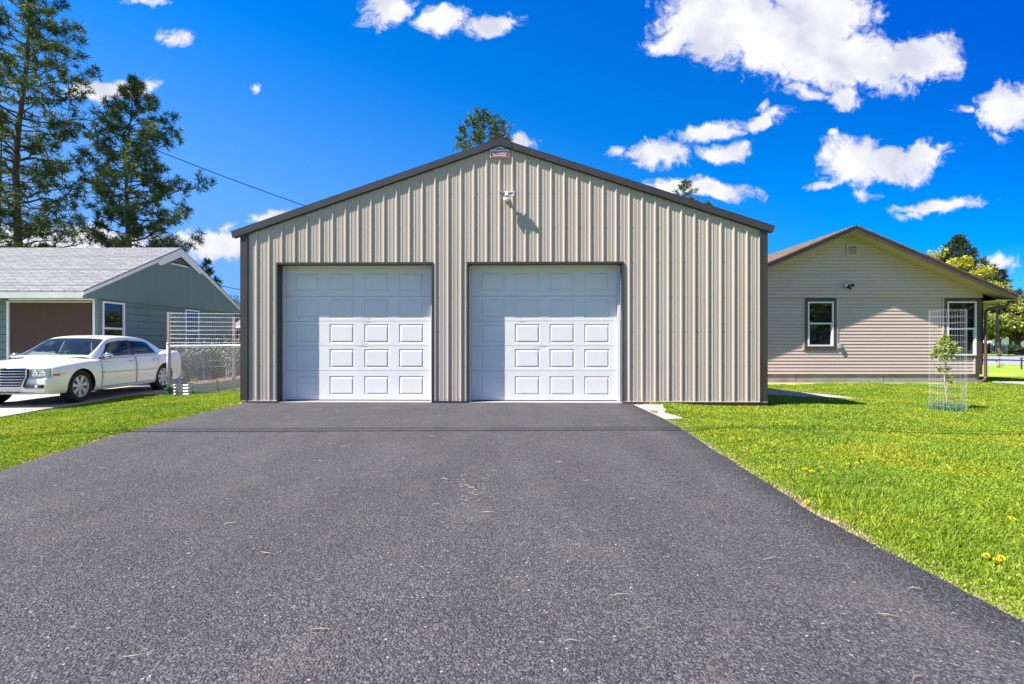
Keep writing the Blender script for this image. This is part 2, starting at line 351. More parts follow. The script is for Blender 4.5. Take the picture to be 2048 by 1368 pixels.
# grass blades and the soil below them
def lawn_mat(name, blades):
    m = bpy.data.materials.new(name); m.use_nodes = True
    N = m.node_tree.nodes; L = m.node_tree.links; b = N['Principled BSDF']; out = N['Material Output']
    t = N.new('ShaderNodeTexCoord')
    n = N.new('ShaderNodeTexNoise'); n.inputs['Scale'].default_value = .9; n.inputs['Detail'].default_value = 6; n.inputs['Roughness'].default_value = .65
    L.new(t.outputs['Object'], n.inputs['Vector'])
    r = N.new('ShaderNodeValToRGB'); L.new(n.outputs['Fac'], r.inputs[0]); e = r.color_ramp.elements
    e[0].position = .36; e[0].color = (.165,.255,.014,1); e[1].position = .66; e[1].color = (.33,.35,.018,1)
    x = e.new(.52); x.color = (.215,.305,.014,1)
    col = r.outputs[0]
    if blades:
        g = N.new('ShaderNodeNewGeometry')
        r2 = N.new('ShaderNodeValToRGB'); L.new(g.outputs['Random Per Island'], r2.inputs[0]); q = r2.color_ramp.elements
        q[0].position = 0; q[0].color = (.55,.62,.5,1); q[1].position = 1; q[1].color = (1.9,1.55,2.6,1)
        y = q.new(.5); y.color = (.95,1,.9,1); y = q.new(.8); y.color = (1.25,1.2,1.8,1)
        mm = N.new('ShaderNodeMixRGB'); mm.blend_type = 'MULTIPLY'; mm.inputs[0].default_value = 1
        L.new(col, mm.inputs[1]); L.new(r2.outputs[0], mm.inputs[2]); col = mm.outputs[0]
        L.new(col, b.inputs['Base Color']); b.inputs['Roughness'].default_value = .5; b.inputs['Specular IOR Level'].default_value = .35
        tr = N.new('ShaderNodeBsdfTranslucent'); L.new(col, tr.inputs[0]); ms = N.new('ShaderNodeMixShader'); ms.inputs[0].default_value = .4
        L.new(b.outputs[0], ms.inputs[1]); L.new(tr.outputs[0], ms.inputs[2]); L.new(ms.outputs[0], out.inputs['Surface'])
    else:
        n2 = N.new('ShaderNodeTexNoise'); n2.inputs['Scale'].default_value = 30; n2.inputs['Detail'].default_value = 5; L.new(t.outputs['Object'], n2.inputs['Vector'])
        mr = N.new('ShaderNodeMapRange'); mr.inputs['From Min'].default_value = .35; mr.inputs['From Max'].default_value = .65; mr.inputs['To Min'].default_value = .65; mr.inputs['To Max'].default_value = 1.15
        L.new(n2.outputs['Fac'], mr.inputs['Value'])
        h = N.new('ShaderNodeHueSaturation'); L.new(col, h.inputs['Color']); L.new(mr.outputs[0], h.inputs['Value'])
        # bare tan soil along the edges of the drive
        at = N.new('ShaderNodeAttribute'); at.attribute_name = 'soil'
        mx = N.new('ShaderNodeMixRGB'); L.new(at.outputs['Fac'], mx.inputs[0]); L.new(h.outputs[0], mx.inputs[1]); mx.inputs[2].default_value = (.36,.26,.17,1)
        L.new(mx.outputs[0], b.inputs['Base Color']); b.inputs['Roughness'].default_value = .95
        bp = N.new('ShaderNodeBump'); bp.inputs['Strength'].default_value = .8; bp.inputs['Distance'].default_value = .03; L.new(n2.outputs['Fac'], bp.inputs['Height']); L.new(bp.outputs[0], b.inputs['Normal'])
    return m
M['ground'] = lawn_mat('lawn_soil', False)
M['blades'] = lawn_mat('grass_blades', True)

# ------------------------------------------------------------------ ground
RE = [(-6,2.25),(-1,2.1),(1,2.02),(2.02,1.98),(2.34,1.96),(3.2,1.9),(3.75,1.94),(5.0,2.01),(6.2,2.10),(7.13,2.135),(7.9,2.13),(9.1,2.13)]
LE = [(-6,-3.2),(-1,-3.6),(1.5,-3.95),(4.33,-4.3),(4.94,-4.42),(5.73,-4.56),(6.36,-4.63),(7.27,-4.69),(8.97,-4.72),(9.2,-4.74)]
def edge(tab, y): return float(np.interp(y, [a for a, _ in tab], [b for _, b in tab]))
def gz(x, y):
    z = -.022
    if x > 2:
        z += -.11*smooth((x-2.6)/6) - .09*smooth((y-7)/9.5)*smooth((x-1)/2)
    if x < -4.2:
        z += -.25*smooth((-4.7-x)/4.2)*1.0
    if y > 9 and -5 < x < 5: z += -.15*smooth((y-9.5)/4)
    far = smooth((y-20)/25)
    z += -.15*far
    return z
xs = sorted(set([round(v, 3) for v in list(np.arange(-12, 12.01, .25)) + list(np.arange(-60, -12, 4)) + list(np.arange(14, 90, 4)) + [-400,-200,-100,120,200,400]]))
ys = sorted(set([round(v, 3) for v in list(np.arange(-8, 20.01, .25)) + list(np.arange(22, 90, 4)) + [-400,-150,-60,-30,-15,120,200,500,900]]))
gb = MB(); soil = []
for y in ys:
    for x in xs:
        gb.v.append((x, y, gz(x, y)))
        s = 0
        if y < 9.3:
            s = max(s, (1-abs(x-edge(RE, y))/.38)*1.5, (1-abs(x-edge(LE, y))/.3)*1.4)
        if 15.9 < y < 16.8 and 4 < x < 16: s = .9 if x < 9.4 else .35
        if 12.9 < y < 30 and x < -4.3 and x > -13: s = .85
        if 9.5 < y < 40 and -5 < x < 5: s = .5
        soil.append(max(0, min(1, s)))
nx = len(xs)
for j in range(len(ys)-1):
    for i in range(nx-1):
        gb.f.append((j*nx+i, j*nx+i+1, (j+1)*nx+i+1, (j+1)*nx+i)); gb.m.append(0)
g = gb.build('ground', M['ground'], smooth_=True); tag(g, kind='structure')
at = g.data.attributes.new('soil', 'FLOAT', 'POINT'); at.data.foreach_set('value', soil)

# driveway with a slightly ragged edge
random.seed(3)
db = MB(); rowsY = list(np.arange(-6, 9.26, .06)); nr = []
for k, y in enumerate(rowsY):
    l = edge(LE, y) + .02*mnoise.noise((y*2.2, 0, 3)) + .012*mnoise.noise((y*9, 5, 3))
    r_ = edge(RE, y) + .02*mnoise.noise((y*2.2, 9, 1)) + .012*mnoise.noise((y*9, 7, 1))
    if y > 9.0: r_ = 4.4 if False else r_
    cols = [l-.03, l] + [l+(r_-l)*t for t in np.linspace(.05, .95, 14)] + [r_, r_+.03]
    for i, x in enumerate(cols):
        z = 0.0 if 0 < i < len(cols)-1 else -.05
        z += .008*mnoise.noise((x*.6, y*.6, 0)) if 0 < i < len(cols)-1 else 0
        db.v.append((x, y, z))
nc = 18
for k in range(len(rowsY)-1):
    for i in range(nc-1):
        db.f.append((k*nc+i, k*nc+i+1, (k+1)*nc+i+1, (k+1)*nc+i)); db.m.append(0)
tag(db.build('driveway', M['asphalt'], smooth_=True), kind='structure')

# neighbour's concrete driveway, walk slabs, far road
nb = MB()
CE = [(-6,-8.6),(3,-8.85),(9,-9.0),(11.3,-9.36),(13.9,-9.42),(20,-9.5)]
yy = np.linspace(-6, 20, 27)
for a, b in zip(yy[:-1], yy[1:]):
    for x0 in (-18, -13.4):
        x1a = -13.42 if x0 == -18 else edge(CE, a); x1b = -13.42 if x0 == -18 else edge(CE, b)
        nb.add([(x0,a,-.30),(x1a,a,-.30),(x1b,b,-.30),(x0,b,-.30),(x0,a,-.235),(x1a,a,-.235),(x1b,b,-.235),(x0,b,-.235)], [(4,5,6,7),(1,2,6,5)])
M['neighbour_concrete'] = mat('cracked_concrete', (.29,.26,.235), (.36,.33,.30), scale=1.4, rough=.92, bump=.3, bscale=80, detail=8)
tag(nb.build('neighbour_driveway', M['neighbour_concrete']), kind='structure')
M['crack'] = mat('crack_dirt', (.07,.05,.04), rough=1)
ck = MB()
for (x0, y0, x1, y1, w) in ((-12, 9.5, -9.1, 10.2, .012), (-13.4, 5, -13.4, 15, .015), (-13.3, 9.0, -11.8, 9.55, .014)):
    n = 24; pts = []
    for i in range(n+1):
        t = i/n; pts.append((x0+(x1-x0)*t+.05*mnoise.noise((t*9, y0, 0)), y0+(y1-y0)*t+.09*mnoise.noise((t*9, y0, 4)), -.231))
    for p, q in zip(pts[:-1], pts[1:]):
        ck.quad((p[0], p[1]-w, p[2]), (q[0], q[1]-w, q[2]), (q[0], q[1]+w, q[2]), (p[0], p[1]+w, p[2]))
tag(ck.build('driveway_cracks', M['crack']), kind='structure')

def slab(name, pts, z0, th, m, jitter=0):
    b = MB(); b.prism([(x, y, z0-th) for x, y in pts], (0, 0, th)); o = b.build(name, m, fixn=True); tag(o, kind='structure'); return o
slab('concrete_apron', [(2.1,8.93),(2.62,8.93),(2.5,8.5),(2.46,8.1),(2.34,7.95),(2.40,7.6),(2.44,7.3),(2.16,7.2),(2.12,7.9)], .0, .06, M['concrete'])
slab('walkway', [(4.3,12.9),(4.6,12.9),(5.5,11.9),(6.9,10.9),(7.35,10.75),(7.3,11.4),(6.5,13.2),(5.9,14.9),(5.2,15.6),(4.3,15.6)], -.115, .08, M['concrete'])
slab('side_walk', [(15.2,15.2),(60,15.2),(60,16.3),(15.2,16.3)], -.17, .08, M['concrete'])
rd = MB(); rd.quad((26,27.5,-.285),(400,27.5,-.285),(400,54,-.30),(26,54,-.30)); tag(rd.build('road', M['road']), kind='structure')

# ------------------------------------------------------------------ grass blades
rng = np.random.default_rng(7)
def grass(name, N, region, label, hmin=.022, hmax=.05, wbase=.0018, wd=.0007, mt='blades', power=1.5):
    xs_, ys_ = [], []
    x0, x1, y0, y1 = region['box']
    got = 0
    while got < N:
        k = 400000
        x = rng.uniform(x0, x1, k); y = rng.uniform(y0, y1, k)
        d = np.hypot(x, y)
        keep = rng.random(k) < np.clip((region['dmin']/d)**power, 0, 1)
        # only the ground that could come into view from here or a step aside
        keep &= (np.abs(x) < np.abs(y)*1.02+2.2)
        keep &= region['test'](x, y)
        x = x[keep]; y = y[keep]; xs_.append(x); ys_.append(y); got += len(x)
    x = np.concatenate(xs_)[:N]; y = np.concatenate(ys_)[:N]
    d = np.hypot(x, y)
    z = region['z'](x, y)
    h = rng.uniform(hmin, hmax, N)*(1+.4*np.sin(x*1.7+2*np.sin(y*1.3)))*region['hs'](x, y)
    w = (wbase+wd*d)*rng.uniform(.7, 1.3, N)
    a = rng.uniform(0, 2*PI, N); ca, sa = np.cos(a), np.sin(a)
    lean = rng.uniform(.1, .75, N)*h; b = rng.uniform(0, 2*PI, N)
    lx, ly = np.cos(b)*lean+.12*h, np.sin(b)*lean
    V = np.empty((N, 5, 3), np.float32)
    V[:,0] = np.stack([x-ca*w, y-sa*w, z-.004], 1); V[:,1] = np.stack([x+ca*w, y+sa*w, z-.004], 1)
    V[:,2] = np.stack([x+lx*.4+ca*w*.8, y+ly*.4+sa*w*.8, z+h*.6], 1); V[:,3] = np.stack([x+lx*.4-ca*w*.8, y+ly*.4-sa*w*.8, z+h*.6], 1)
    V[:,4] = np.stack([x+lx, y+ly, z+h*(1-.25*lean/np.maximum(h,1e-4))], 1)
    base = (np.arange(N)*5)[:, None]
    loops = np.concatenate([base+np.array([0,1,2,3]), base+np.array([3,2,4])], 1).astype(np.int32).ravel()
    me = bpy.data.meshes.new(name)
    me.vertices.add(N*5); me.vertices.foreach_set('co', V.ravel())
    me.loops.add(N*7); me.loops.foreach_set('vertex_index', loops)
    me.polygons.add(N*2)
    st = np.empty((N, 2), np.int32); st[:,0] = np.arange(N)*7; st[:,1] = st[:,0]+4
    me.polygons.foreach_set('loop_start', st.ravel())
    me.polygons.foreach_set('use_smooth', np.ones(N*2, bool))
    me.materials.append(M[mt]); me.update(calc_edges=True)
    o = bpy.data.objects.new(name, me); COL.objects.link(o)
    tag(o, label, 'grass', kind='stuff')
    return o
gzv = np.vectorize(gz)
M['dry_blades'] = mat('dry_grass_blades', (.30,.30,.10), (.42,.35,.20), scale=4, rough=.8, rnd=.35, trans=.3)
REy = [a for a, _ in RE]; REx = [b for _, b in RE]; LEy = [a for a, _ in LE]; LEx = [b for _, b in LE]
CEy = [a for a, _ in CE]; CEx = [b for _, b in CE]
def patchy(x, y): return np.sin(x*5.1+2*np.sin(y*3.3))+np.sin(y*6.7+1.5*np.sin(x*4.1))
def inpoly(x, y, poly):
    c = np.zeros_like(x, bool); n = len(poly)
    for i in range(n):
        x1, y1 = poly[i]; x2, y2 = poly[(i+1) % n]
        if y1 == y2: continue
        c ^= ((y1 > y) != (y2 > y)) & (x < (x2-x1)*(y-y1)/(y2-y1)+x1)
    return c
APR = [(2.1,8.93),(2.62,8.93),(2.5,8.5),(2.46,8.1),(2.34,7.95),(2.40,7.6),(2.44,7.3),(2.16,7.2),(2.12,7.9)]
WLK = [(4.3,12.9),(4.6,12.9),(5.5,11.9),(6.9,10.9),(7.35,10.75),(7.3,11.4),(6.5,13.2),(5.9,14.9),(5.2,15.6),(4.3,15.6)]
def rt(x, y):
    e = np.interp(y, REy, REx); gap = .03+.07*np.clip(patchy(x, y), -.35, 1.3)
    ok = (x > e+gap) & ~((y > 8.97) & (x < 4.62)) & ~inpoly(x-.04+.05*patchy(x*2, y*2), y+.04*patchy(y, x*2), APR) & ~inpoly(x+.05*patchy(x*2, y), y+.05*patchy(y, x), WLK)
    ok &= ~((y > 15.95+.1*patchy(x, y)) & (x < 15.3)) & ~((y > 15.15) & (y < 16.35) & (x > 15.2))
    ok &= ~((y > 15.0) & (x < 8.8+.4*patchy(x, y)))
    return ok
def hs_r(x, y):
    e = np.interp(y, REy, REx)
    tuft = 1+.9*np.exp(-(((x-e-.55)/.35)**2))*(np.sin(y*2.3+1)>0)*.7
    return np.clip(.55+(x-e)*1.6, .55, 1)*tuft
grass('lawn_grass', 560000, dict(box=(1.9,24,1.2,19), dmin=2.6, test=rt, z=lambda x, y: gzv(x, y), hs=hs_r),
      'bright green mown grass of the lawn right of the driveway')
def edge_t(x, y):
    e = np.interp(y, REy, REx); k = x-e
    l = np.interp(y, LEy, LEx)-x
    return (((k > .0) & (k < .34+.1*patchy(x, y)) & ~inpoly(x, y, APR) & (y < 8.9)) | ((l > .0) & (l < .25+.08*patchy(x, y)) & (y < 9)))
grass('dry_edge_grass', 26000, dict(box=(-5.2,2.9,1.2,9), dmin=2.6, test=edge_t, z=lambda x, y: gzv(x, y), hs=lambda x, y: .6+0*x),
      'dry pale grass along the worn edges of the asphalt driveway', mt='dry_blades')
def ltst(x, y):
    e = np.interp(y, LEy, LEx); c = np.interp(y, CEy, CEx)
    return (x < e-.03-.05*np.clip(patchy(x, y), -.4, 1)) & (x > c+.02) & ~((y > 12.95) & (x < -8.0)) & ~((y > 9.05) & (x > -4.95)) & (y < 14.8) & ~((y > 13.0) & (x < -4.9) & (y > 13.0+.0*x) & (x < -7.6))
grass('side_lawn_grass', 170000, dict(box=(-9.5,-4.2,2.8,14.8), dmin=5.0, test=ltst, z=lambda x, y: gzv(x, y), hs=lambda x, y: .9+0*x),
      'bright green strip of grass between the black driveway and the white car')

# ------------------------------------------------------------------ garage
GA = math.radians(1.1); GY = 9.12
ca_, sa_ = math.cos(GA), math.sin(GA)
def GU(px):
    p = px-1024; return p*GY/(F*ca_+p*sa_)
def GYat(px): return GY-GU(px)*sa_
def GZ(py, px): return CAMZ+(684-py)*GYat(px)/F
gar = thing('garage', 'large tan ribbed steel garage with two white doors at the end of the driveway', 'garage', (0, GY, 0), -GA)
uL, uR = GU(482), GU(1534)
aU = GU(1000); aZ = GZ(279, 1000)                      # apex, top of the rake trim
tL, tR = GU(465), GU(1547); zL, zR = GZ(464, 465), GZ(453, 1547)
def roofz(u): return aZ+(zL-aZ)*(aU-u)/(aU-tL) if u < aU else aZ+(zR-aZ)*(u-aU)/(tR-aU)
DEP = 9.6
TRIM = .118
openings = [(GU(556), GU(864), 2.475), (GU(935.5), GU(1244.5), 2.475)]
PROF = [(0,0),(.020,-.021),(.036,-.021),(.056,0),(.108,0),(.113,-.004),(.123,-.004),(.128,0),(.172,0),(.177,-.004),(.187,-.004),(.192,0)]
PIT = .2286
def ribbed(mb, u0, u1, zb, zt, start, w=0.0, holes=(), axis='x', fl=1):
    """vertical ribbed sheet between u0 and u1"""
    pts = []
    k = math.floor((u0-start)/PIT)-1
    while start+k*PIT < u1+.3:
        for a, b in PROF: pts.append((start+k*PIT+a, b*fl))
        k += 1
    cuts = sorted([u0, u1]+[h for a, b, z in holes for h in (a, b)]+[aU] if axis == 'x' else [u0, u1])
    full = list(pts)
    for c in cuts:
        for (a, wa), (b, wb) in zip(pts[:-1], pts[1:]):
            if a < c < b: full.append((c, wa+(wb-wa)*(c-a)/(b-a))); break
    full = sorted(set(full))
    full = [p for p in full if u0-1e-6 <= p[0] <= u1+1e-6]
    for (a, wa), (b, wb) in zip(full[:-1], full[1:]):
        if b-a < 1e-6: continue
        m = (a+b)/2; lo = zb
        for h0, h1, hz in holes:
            if h0 < m < h1: lo = hz
        ta, tb = (zt(a), zt(b)) if callable(zt) else (zt, zt)
        if axis == 'x': mb.quad((a, w+wa, lo), (b, w+wb, lo), (b, w+wb, tb), (a, w+wa, ta))
        else: mb.quad((w+wa, a, lo), (w+wb, b, lo), (w+wb, b, tb), (w+wa, a, ta))
M['screw'] = mat('screw_heads', (.10,.09,.08), rough=.5)
fw = MB()
RIB0 = GU(999.5)-.028
wl_top = lambda u: roofz(u)-TRIM+.03
ribbed(fw, uL+.06, uR-.06, .035, wl_top, RIB0, 0, openings)
# screws beside every rib, rows two feet apart
random.seed(1)
k = math.floor((uL-RIB0)/PIT)
while RIB0+k*PIT < uR-.1:
    for du in (.083, .213):
        u = RIB0+k*PIT+du
        if du > .2 : rows = (.075,)
        else: rows = (.075, .66, 1.27, 1.88, 2.49, 3.10, 3.71, 4.32)
        for z in rows:
            zz = z+random.uniform(-.006, .006)
            if zz > roofz(u)-TRIM-.04 or not (uL+.14 < u < uR-.14): continue
            if any(a-.03 < u < b+.03 and zz < hz+.03 for a, b, hz in openings): continue
            if any(a-.03 < u < b+.03 for a, b, hz in openings) and zz < 2.52: continue
            r = .0075
            ring = [(u+r*math.cos(t*PI/3), -.0005, zz+r*math.sin(t*PI/3)) for t in range(6)]
            top = [(u+r*.6*math.cos(t*PI/3), -.007, zz+r*.6*math.sin(t*PI/3)) for t in range(6)]
            fw.add(ring+top, [tuple(range(6, 12))]+[(t, (t+1) % 6, (t+1) % 6+6, t+6) for t in range(6)], 1)
    k += 1
fw.build('front_wall', [M['siding'], M['screw']], gar)
for nm, u, sgn in (('side_wall', uL+.02, -1), ('side_wall', uR-.02, 1)):
    b = MB(); ribbed(b, .03, DEP, .035, roofz(u)-.06, .1, u, axis='y', fl=-sgn); b.build(nm, M['siding'], gar)
b = MB(); b.prism([(uL+.05, DEP-.02, .03), (uR-.05, DEP-.02, .03), (uR-.05, DEP-.02, roofz(uR)-.08), (aU, DEP-.02, aZ-.08), (uL+.05, DEP-.02, roofz(uL)-.08)], (0, .02, 0)); b.build('back_wall', M['siding'], gar)
# corner trims
for (a, c, sx) in ((uL, GU(497), uL), (GU(1518.5), uR, uR)):
    b = MB(); b.box(a, -.03, .02, c, .012, roofz((a+c)/2)-TRIM+.02)
    if sx == uL: b.box(uL-.002, .012, .02, uL+.035, .13, roofz(uL)-.1)
    else: b.box(uR-.035, .012, .02, uR+.002, .13, roofz(uR)-.1)
    inner = c-.03 if sx == uL else a+.0
    b.box(inner if sx == uL else a-.0, -.036, .02, (inner+.03) if sx == uL else a+.03, -.03, roofz((a+c)/2)-TRIM+.01)
    b.build('corner_trim', M['dark_trim'], gar, bevel=.004)
# roof sheets, rake trim, ridge cap, eave trims
for a, za, c in ((tL, zL, 'l'), (tR, zR, 'r')):
    b = MB(); th = .035
    b.prism([(a, -.02, za-.012), (aU, -.02, aZ-.012), (aU, -.02, aZ-.012-th), (a, -.02, za-.012-th)], (0, DEP+.06, 0))
    nrib = int(DEP/PIT)
    for i in range(nrib):
        y = .15+i*PIT
        b.prism([(a, y, za-.013), (aU, y, aZ-.013), (aU, y, aZ+.006), (a, y, za+.006)], (0, .03, 0))
    b.build('roof', M['roof_metal'], gar, fixn=True)
    b = MB(); f0 = -.058
    dz = TRIM
    b.prism([(a, f0, za), (aU, f0, aZ), (aU, f0, aZ-dz), (a+(.03 if c == 'l' else -.03), f0, za-dz)], (0, .012, 0))
    b.prism([(a, f0, za+.0), (aU, f0, aZ+.0), (aU, f0, aZ-.008), (a, f0, za-.008)], (0, .11, 0))
    b.prism([(a+(.05 if c == 'l' else -.05), f0+.012, za-dz+.004), (aU, f0+.012, aZ-dz+.004), (aU, f0+.012, aZ-dz+.012), (a+(.05 if c == 'l' else -.05), f0+.012, za-dz+.012)], (0, .045, 0))
    b.prism([(a+(.06 if c == 'l' else -.06), -.034, za-dz-.012-(.0)), (aU, -.034, aZ-dz-.012), (aU, -.034, aZ-dz+.02), (a+(.06 if c == 'l' else -.06), -.034, za-dz+.02)], (0, .01, 0))
    b.build('rake_trim', M['dark_trim'], gar, fixn=True)
b = MB()
cu0, cu1 = GU(984), GU(1021)
b.prism([(cu0, -.066, roofz(cu0)+.02), (aU, -.066, aZ+.035), (cu1, -.066, roofz(cu1)+.02), (cu1+.03, -.066, roofz(cu1)-TRIM-.004), (aU, -.066, aZ-TRIM-.004), (cu0-.03, -.066, roofz(cu0)-TRIM-.004)], (0, .006, 0))
b.prism([(cu0, -.07, roofz(cu0)+.018), (aU, -.07, aZ+.033), (cu1, -.07, roofz(cu1)+.018), (cu1, -.07, roofz(cu1)+.03), (aU, -.07, aZ+.046), (cu0, -.07, roofz(cu0)+.03)], (0, DEP+.15, 0))
b.build('ridge_cap', M['roof_metal'], gar, fixn=True)
# base boards
b = MB(); b.box(GU(1248), -.012, -.06, uR, .05, .032); b.build('base_board', M['rust'], gar)
for a, c in ((uL+.02, openings[0][0]-.03), (openings[0][1]+.03, openings[1][0]-.03)):
    b = MB(); b.box(a, -.012, -.03, c, .05, .032); b.build('base_board', M['concrete'], gar)
for a, c in ((uL+.02, openings[0][0]), (openings[0][1], openings[1][0]), (openings[1][1], uR)):
    b = MB(); b.box(a, -.032, .024, c, .0, .036); b.build('base_trim', M['dark_trim'] if a < 0 and a > -2 else M['siding'], gar)

# doors
def bump_dents(name):
    m = mat(name, (.67,.655,.635), (.64,.628,.61), scale=2, rough=.42, spec=.4)
    N = m.node_tree.nodes; L = m.node_tree.links; b = N['Principled BSDF']
    t = N.new('ShaderNodeTexCoord')
    n = N.new('ShaderNodeTexNoise'); n.inputs['Scale'].default_value = 90; n.inputs['Detail'].default_value = 3
    mp = N.new('ShaderNodeMapping'); mp.inputs['Scale'].default_value = (.12,1,1); L.new(t.outputs['Object'], mp.inputs[0]); L.new(mp.outputs[0], n.inputs['Vector'])
    n2 = N.new('ShaderNodeTexNoise'); n2.inputs['Scale'].default_value = 2.6; n2.inputs['Detail'].default_value = 2; L.new(t.outputs['Object'], n2.inputs['Vector'])
    a = N.new('ShaderNodeMath'); a.operation = 'MULTIPLY_ADD'; a.inputs[1].default_value = 9; L.new(n2.outputs['Fac'], a.inputs[0]); L.new(n.outputs['Fac'], a.inputs[2])
    bp = N.new('ShaderNodeBump'); bp.inputs['Strength'].default_value = .22; bp.inputs['Distance'].default_value = .0018
    L.new(a.outputs[0], bp.inputs['Height']); L.new(bp.outputs[0], b.inputs['Normal'])
    return m
M['door_white'] = bump_dents('white_embossed_steel')
SECT = [.533, .452, .452, .452, .533]
DW = .222
def door_section(u0, u1, z0, h, panel_h, dents=()):
    """one horizontal section: face with four raised panels, real embossing, rounded joint edges"""
    b = MB(); wdt = u1-u0
    xs = []; pw = .455; gap = (wdt-4*pw)/5.0*1.0
    cols = []
    for i in range(4):
        c0 = u0+ .19 + i*((wdt-.19-.175-pw)/3); cols.append((c0, c0+pw))
    pc = z0+h/2; p0, p1 = pc-panel_h/2, pc+panel_h/2
    def dz(u, z):
        o = 0
        for du, dzz, r, am in dents:
            q = ((u-du)/(r*1.9))**2+((z-dzz)/r)**2
            o += .45*am*math.exp(-q*1.6)*(1+.7*math.sin((u-du)*70+(z-dzz)*50))
        return o
    def grid(a, c, z_0, z_1, w=DW):
        nu = max(1, int(math.ceil((c-a)/.025))); nz = max(1, int(math.ceil((z_1-z_0)/.025)))
        if not dents: nu = nz = 1
        us = np.linspace(a, c, nu+1); zs = np.linspace(z_0, z_1, nz+1)
        vs = [(u, w+dz(u, z), z) for z in zs for u in us]
        b.add(vs, [(j*(nu+1)+i, j*(nu+1)+i+1, (j+1)*(nu+1)+i+1, (j+1)*(nu+1)+i) for j in range(nz) for i in range(nu)])
    e = .006
    grid(u0, u1, z0+e, p0); grid(u0, u1, p1, z0+h-e)
    prev = u0
    for c0, c1 in cols:
        grid(prev, c0, p0, p1); prev = c1
        rings = []
        for ins, w in ((0, DW), (.012, DW+.009), (.026, DW+.009), (.042, DW-.003), (.058, DW-.003)):
            rings.append([(c0+ins, w, p0+ins), (c1-ins, w, p0+ins), (c1-ins, w, p1-ins), (c0+ins, w, p1-ins)])
        rings = rings[:4]
        vs = [v for R in rings for v in R]; n = len(rings); fs = []
        for r in range(n-1):
            for k in range(4): fs.append((r*4+k, r*4+(k+1) % 4, (r+1)*4+(k+1) % 4, (r+1)*4+k))
        fs.append(tuple((n-1)*4+k for k in range(4)))
        b.add(vs, fs)
    grid(prev, u1, p0, p1)
    # tongue edges
    b.quad((u0, DW+.012, z0), (u1, DW+.012, z0), (u1, DW, z0+e), (u0, DW, z0+e))
    b.quad((u0, DW, z0+h-e), (u1, DW, z0+h-e), (u1, DW+.012, z0+h), (u0, DW+.012, z0+h))
    b.box(u0, DW+.012, z0, u1, DW+.045, z0+h)
    return b
for di, (a, c, hz) in enumerate(openings):
    # reveal: dark trim wrapping the opening
    j = MB(); e = .022; dd = .27
    j.box(a-e, -.028, .0, a+.004, dd, hz+e); j.box(c-.004, -.028, .0, c+e, dd, hz+e); j.box(a+.004, -.028, hz-.012, c-.004, dd, hz+e)
    j.build('door_frame', M['dark_trim'], gar)
    s = MB(); s.box(a+.004, .165, 0, a+.05, .205, hz-.02); s.box(c-.05, .165, 0, c-.004, .205, hz-.02); s.box(a+.05, .165, hz-.05, c-.05, .205, hz-.014)
    s.build('door_stop', M['white_vinyl'], gar)
    zz = .022
    d = MB(); d.box(a+.02, DW-.005, -.005, c-.02, DW+.05, zz+.004)
    door = d.build('garage_door', M['black'] , gar)
    for si, h in enumerate(SECT):
        dents = []
        if di == 0 and si == 2: dents = [(a+1.53, 1.00+.01, .06, .010), (a+1.6, 1.02, .035, -.006)]
        if di == 0 and si == 3: dents = [(a+1.56, 1.475, .06, .009)]
        if di == 0 and si == 2: dents.append((a+1.56, 1.41, .07, .008)); 
        if di == 0 and si == 1: dents = [(a+1.5, .99, .06, .008)]
        if di == 1 and si == 2: dents = [(a+.98, 1.42, .05, .007)]
        if di == 1 and si == 3: dents = [(a+.95, 1.49, .04, .005)]
        if di == 1 and si == 1: dents = [(a+1.36, .975, .05, .009)]
        door_section(a+.012, c-.012, zz, h, .345, dents).build('door_section', M['door_white'], door)
        zz += h
    t = MB(); t.box(a+.0, -.02, -.02, c, .3, .012); t.build('door_threshold', M['concrete'], gar)
c = openings[1][1]
b = MB(); b.box(c-.03, .03, 1.46, c-.003, .10, 1.58); b.box(c-.022, .05, 1.58, c-.012, .07, 2.3); b.build('door_latch', M['galv'], gar, bevel=.003)

# sign under the ridge
sx0, sx1 = GU(980.5), GU(1018.5); sz0, sz1, sz2 = GZ(316, 1000), GZ(304, 1000), GZ(294.5, 1000)
sg = thing('sign', 'small red and white phone number sign under the garage roof peak', 'sign')
sg.location = (0, GY+.022, 0); sg.rotation_euler = (0, 0, -GA)
M['sign_white'] = mat('sign_white', (.75,.75,.78), (.70,.70,.74), scale=30, rough=.4)
M['sign_grey'] = mat('sign_pale_grey', (.50,.51,.60), (.56,.57,.66), scale=30, rough=.4)
M['sign_red'] = mat('sign_red', (.32,.02,.035), (.28,.018,.03), scale=30, rough=.4)
M['sign_navy'] = mat('sign_navy', (.03,.035,.09), rough=.4)
mid = (sx0+sx1)/2
b = MB(); b.prism([(sx0, -.055, sz0), (sx1, -.055, sz0), (sx1, -.055, sz1), (sx0, -.055, sz1)], (0, .01, 0)); b.build('sign_board', M['sign_white'], sg, fixn=True)
b = MB(); arch = [(sx0, -.055, sz1+.001), (sx1, -.055, sz1+.001), (sx1, -.055, sz1+.028)]
for i in range(9):
    t = i/8; arch.append((sx1-.02-(sx1-sx0-.04)*t, -.055, sz1+.028+(sz2-sz1-.028)*math.sin(PI*t)))
arch.append((sx0, -.055, sz1+.028)); b.prism(arch, (0, .01, 0)); b.build('sign_header', M['sign_grey'], sg, fixn=True)
b = MB(); b.box(sx0+.009, -.0575, sz0+.009, sx1-.009, -.0552, sz1-.002); b.build('sign_panel', M['sign_red'], sg)
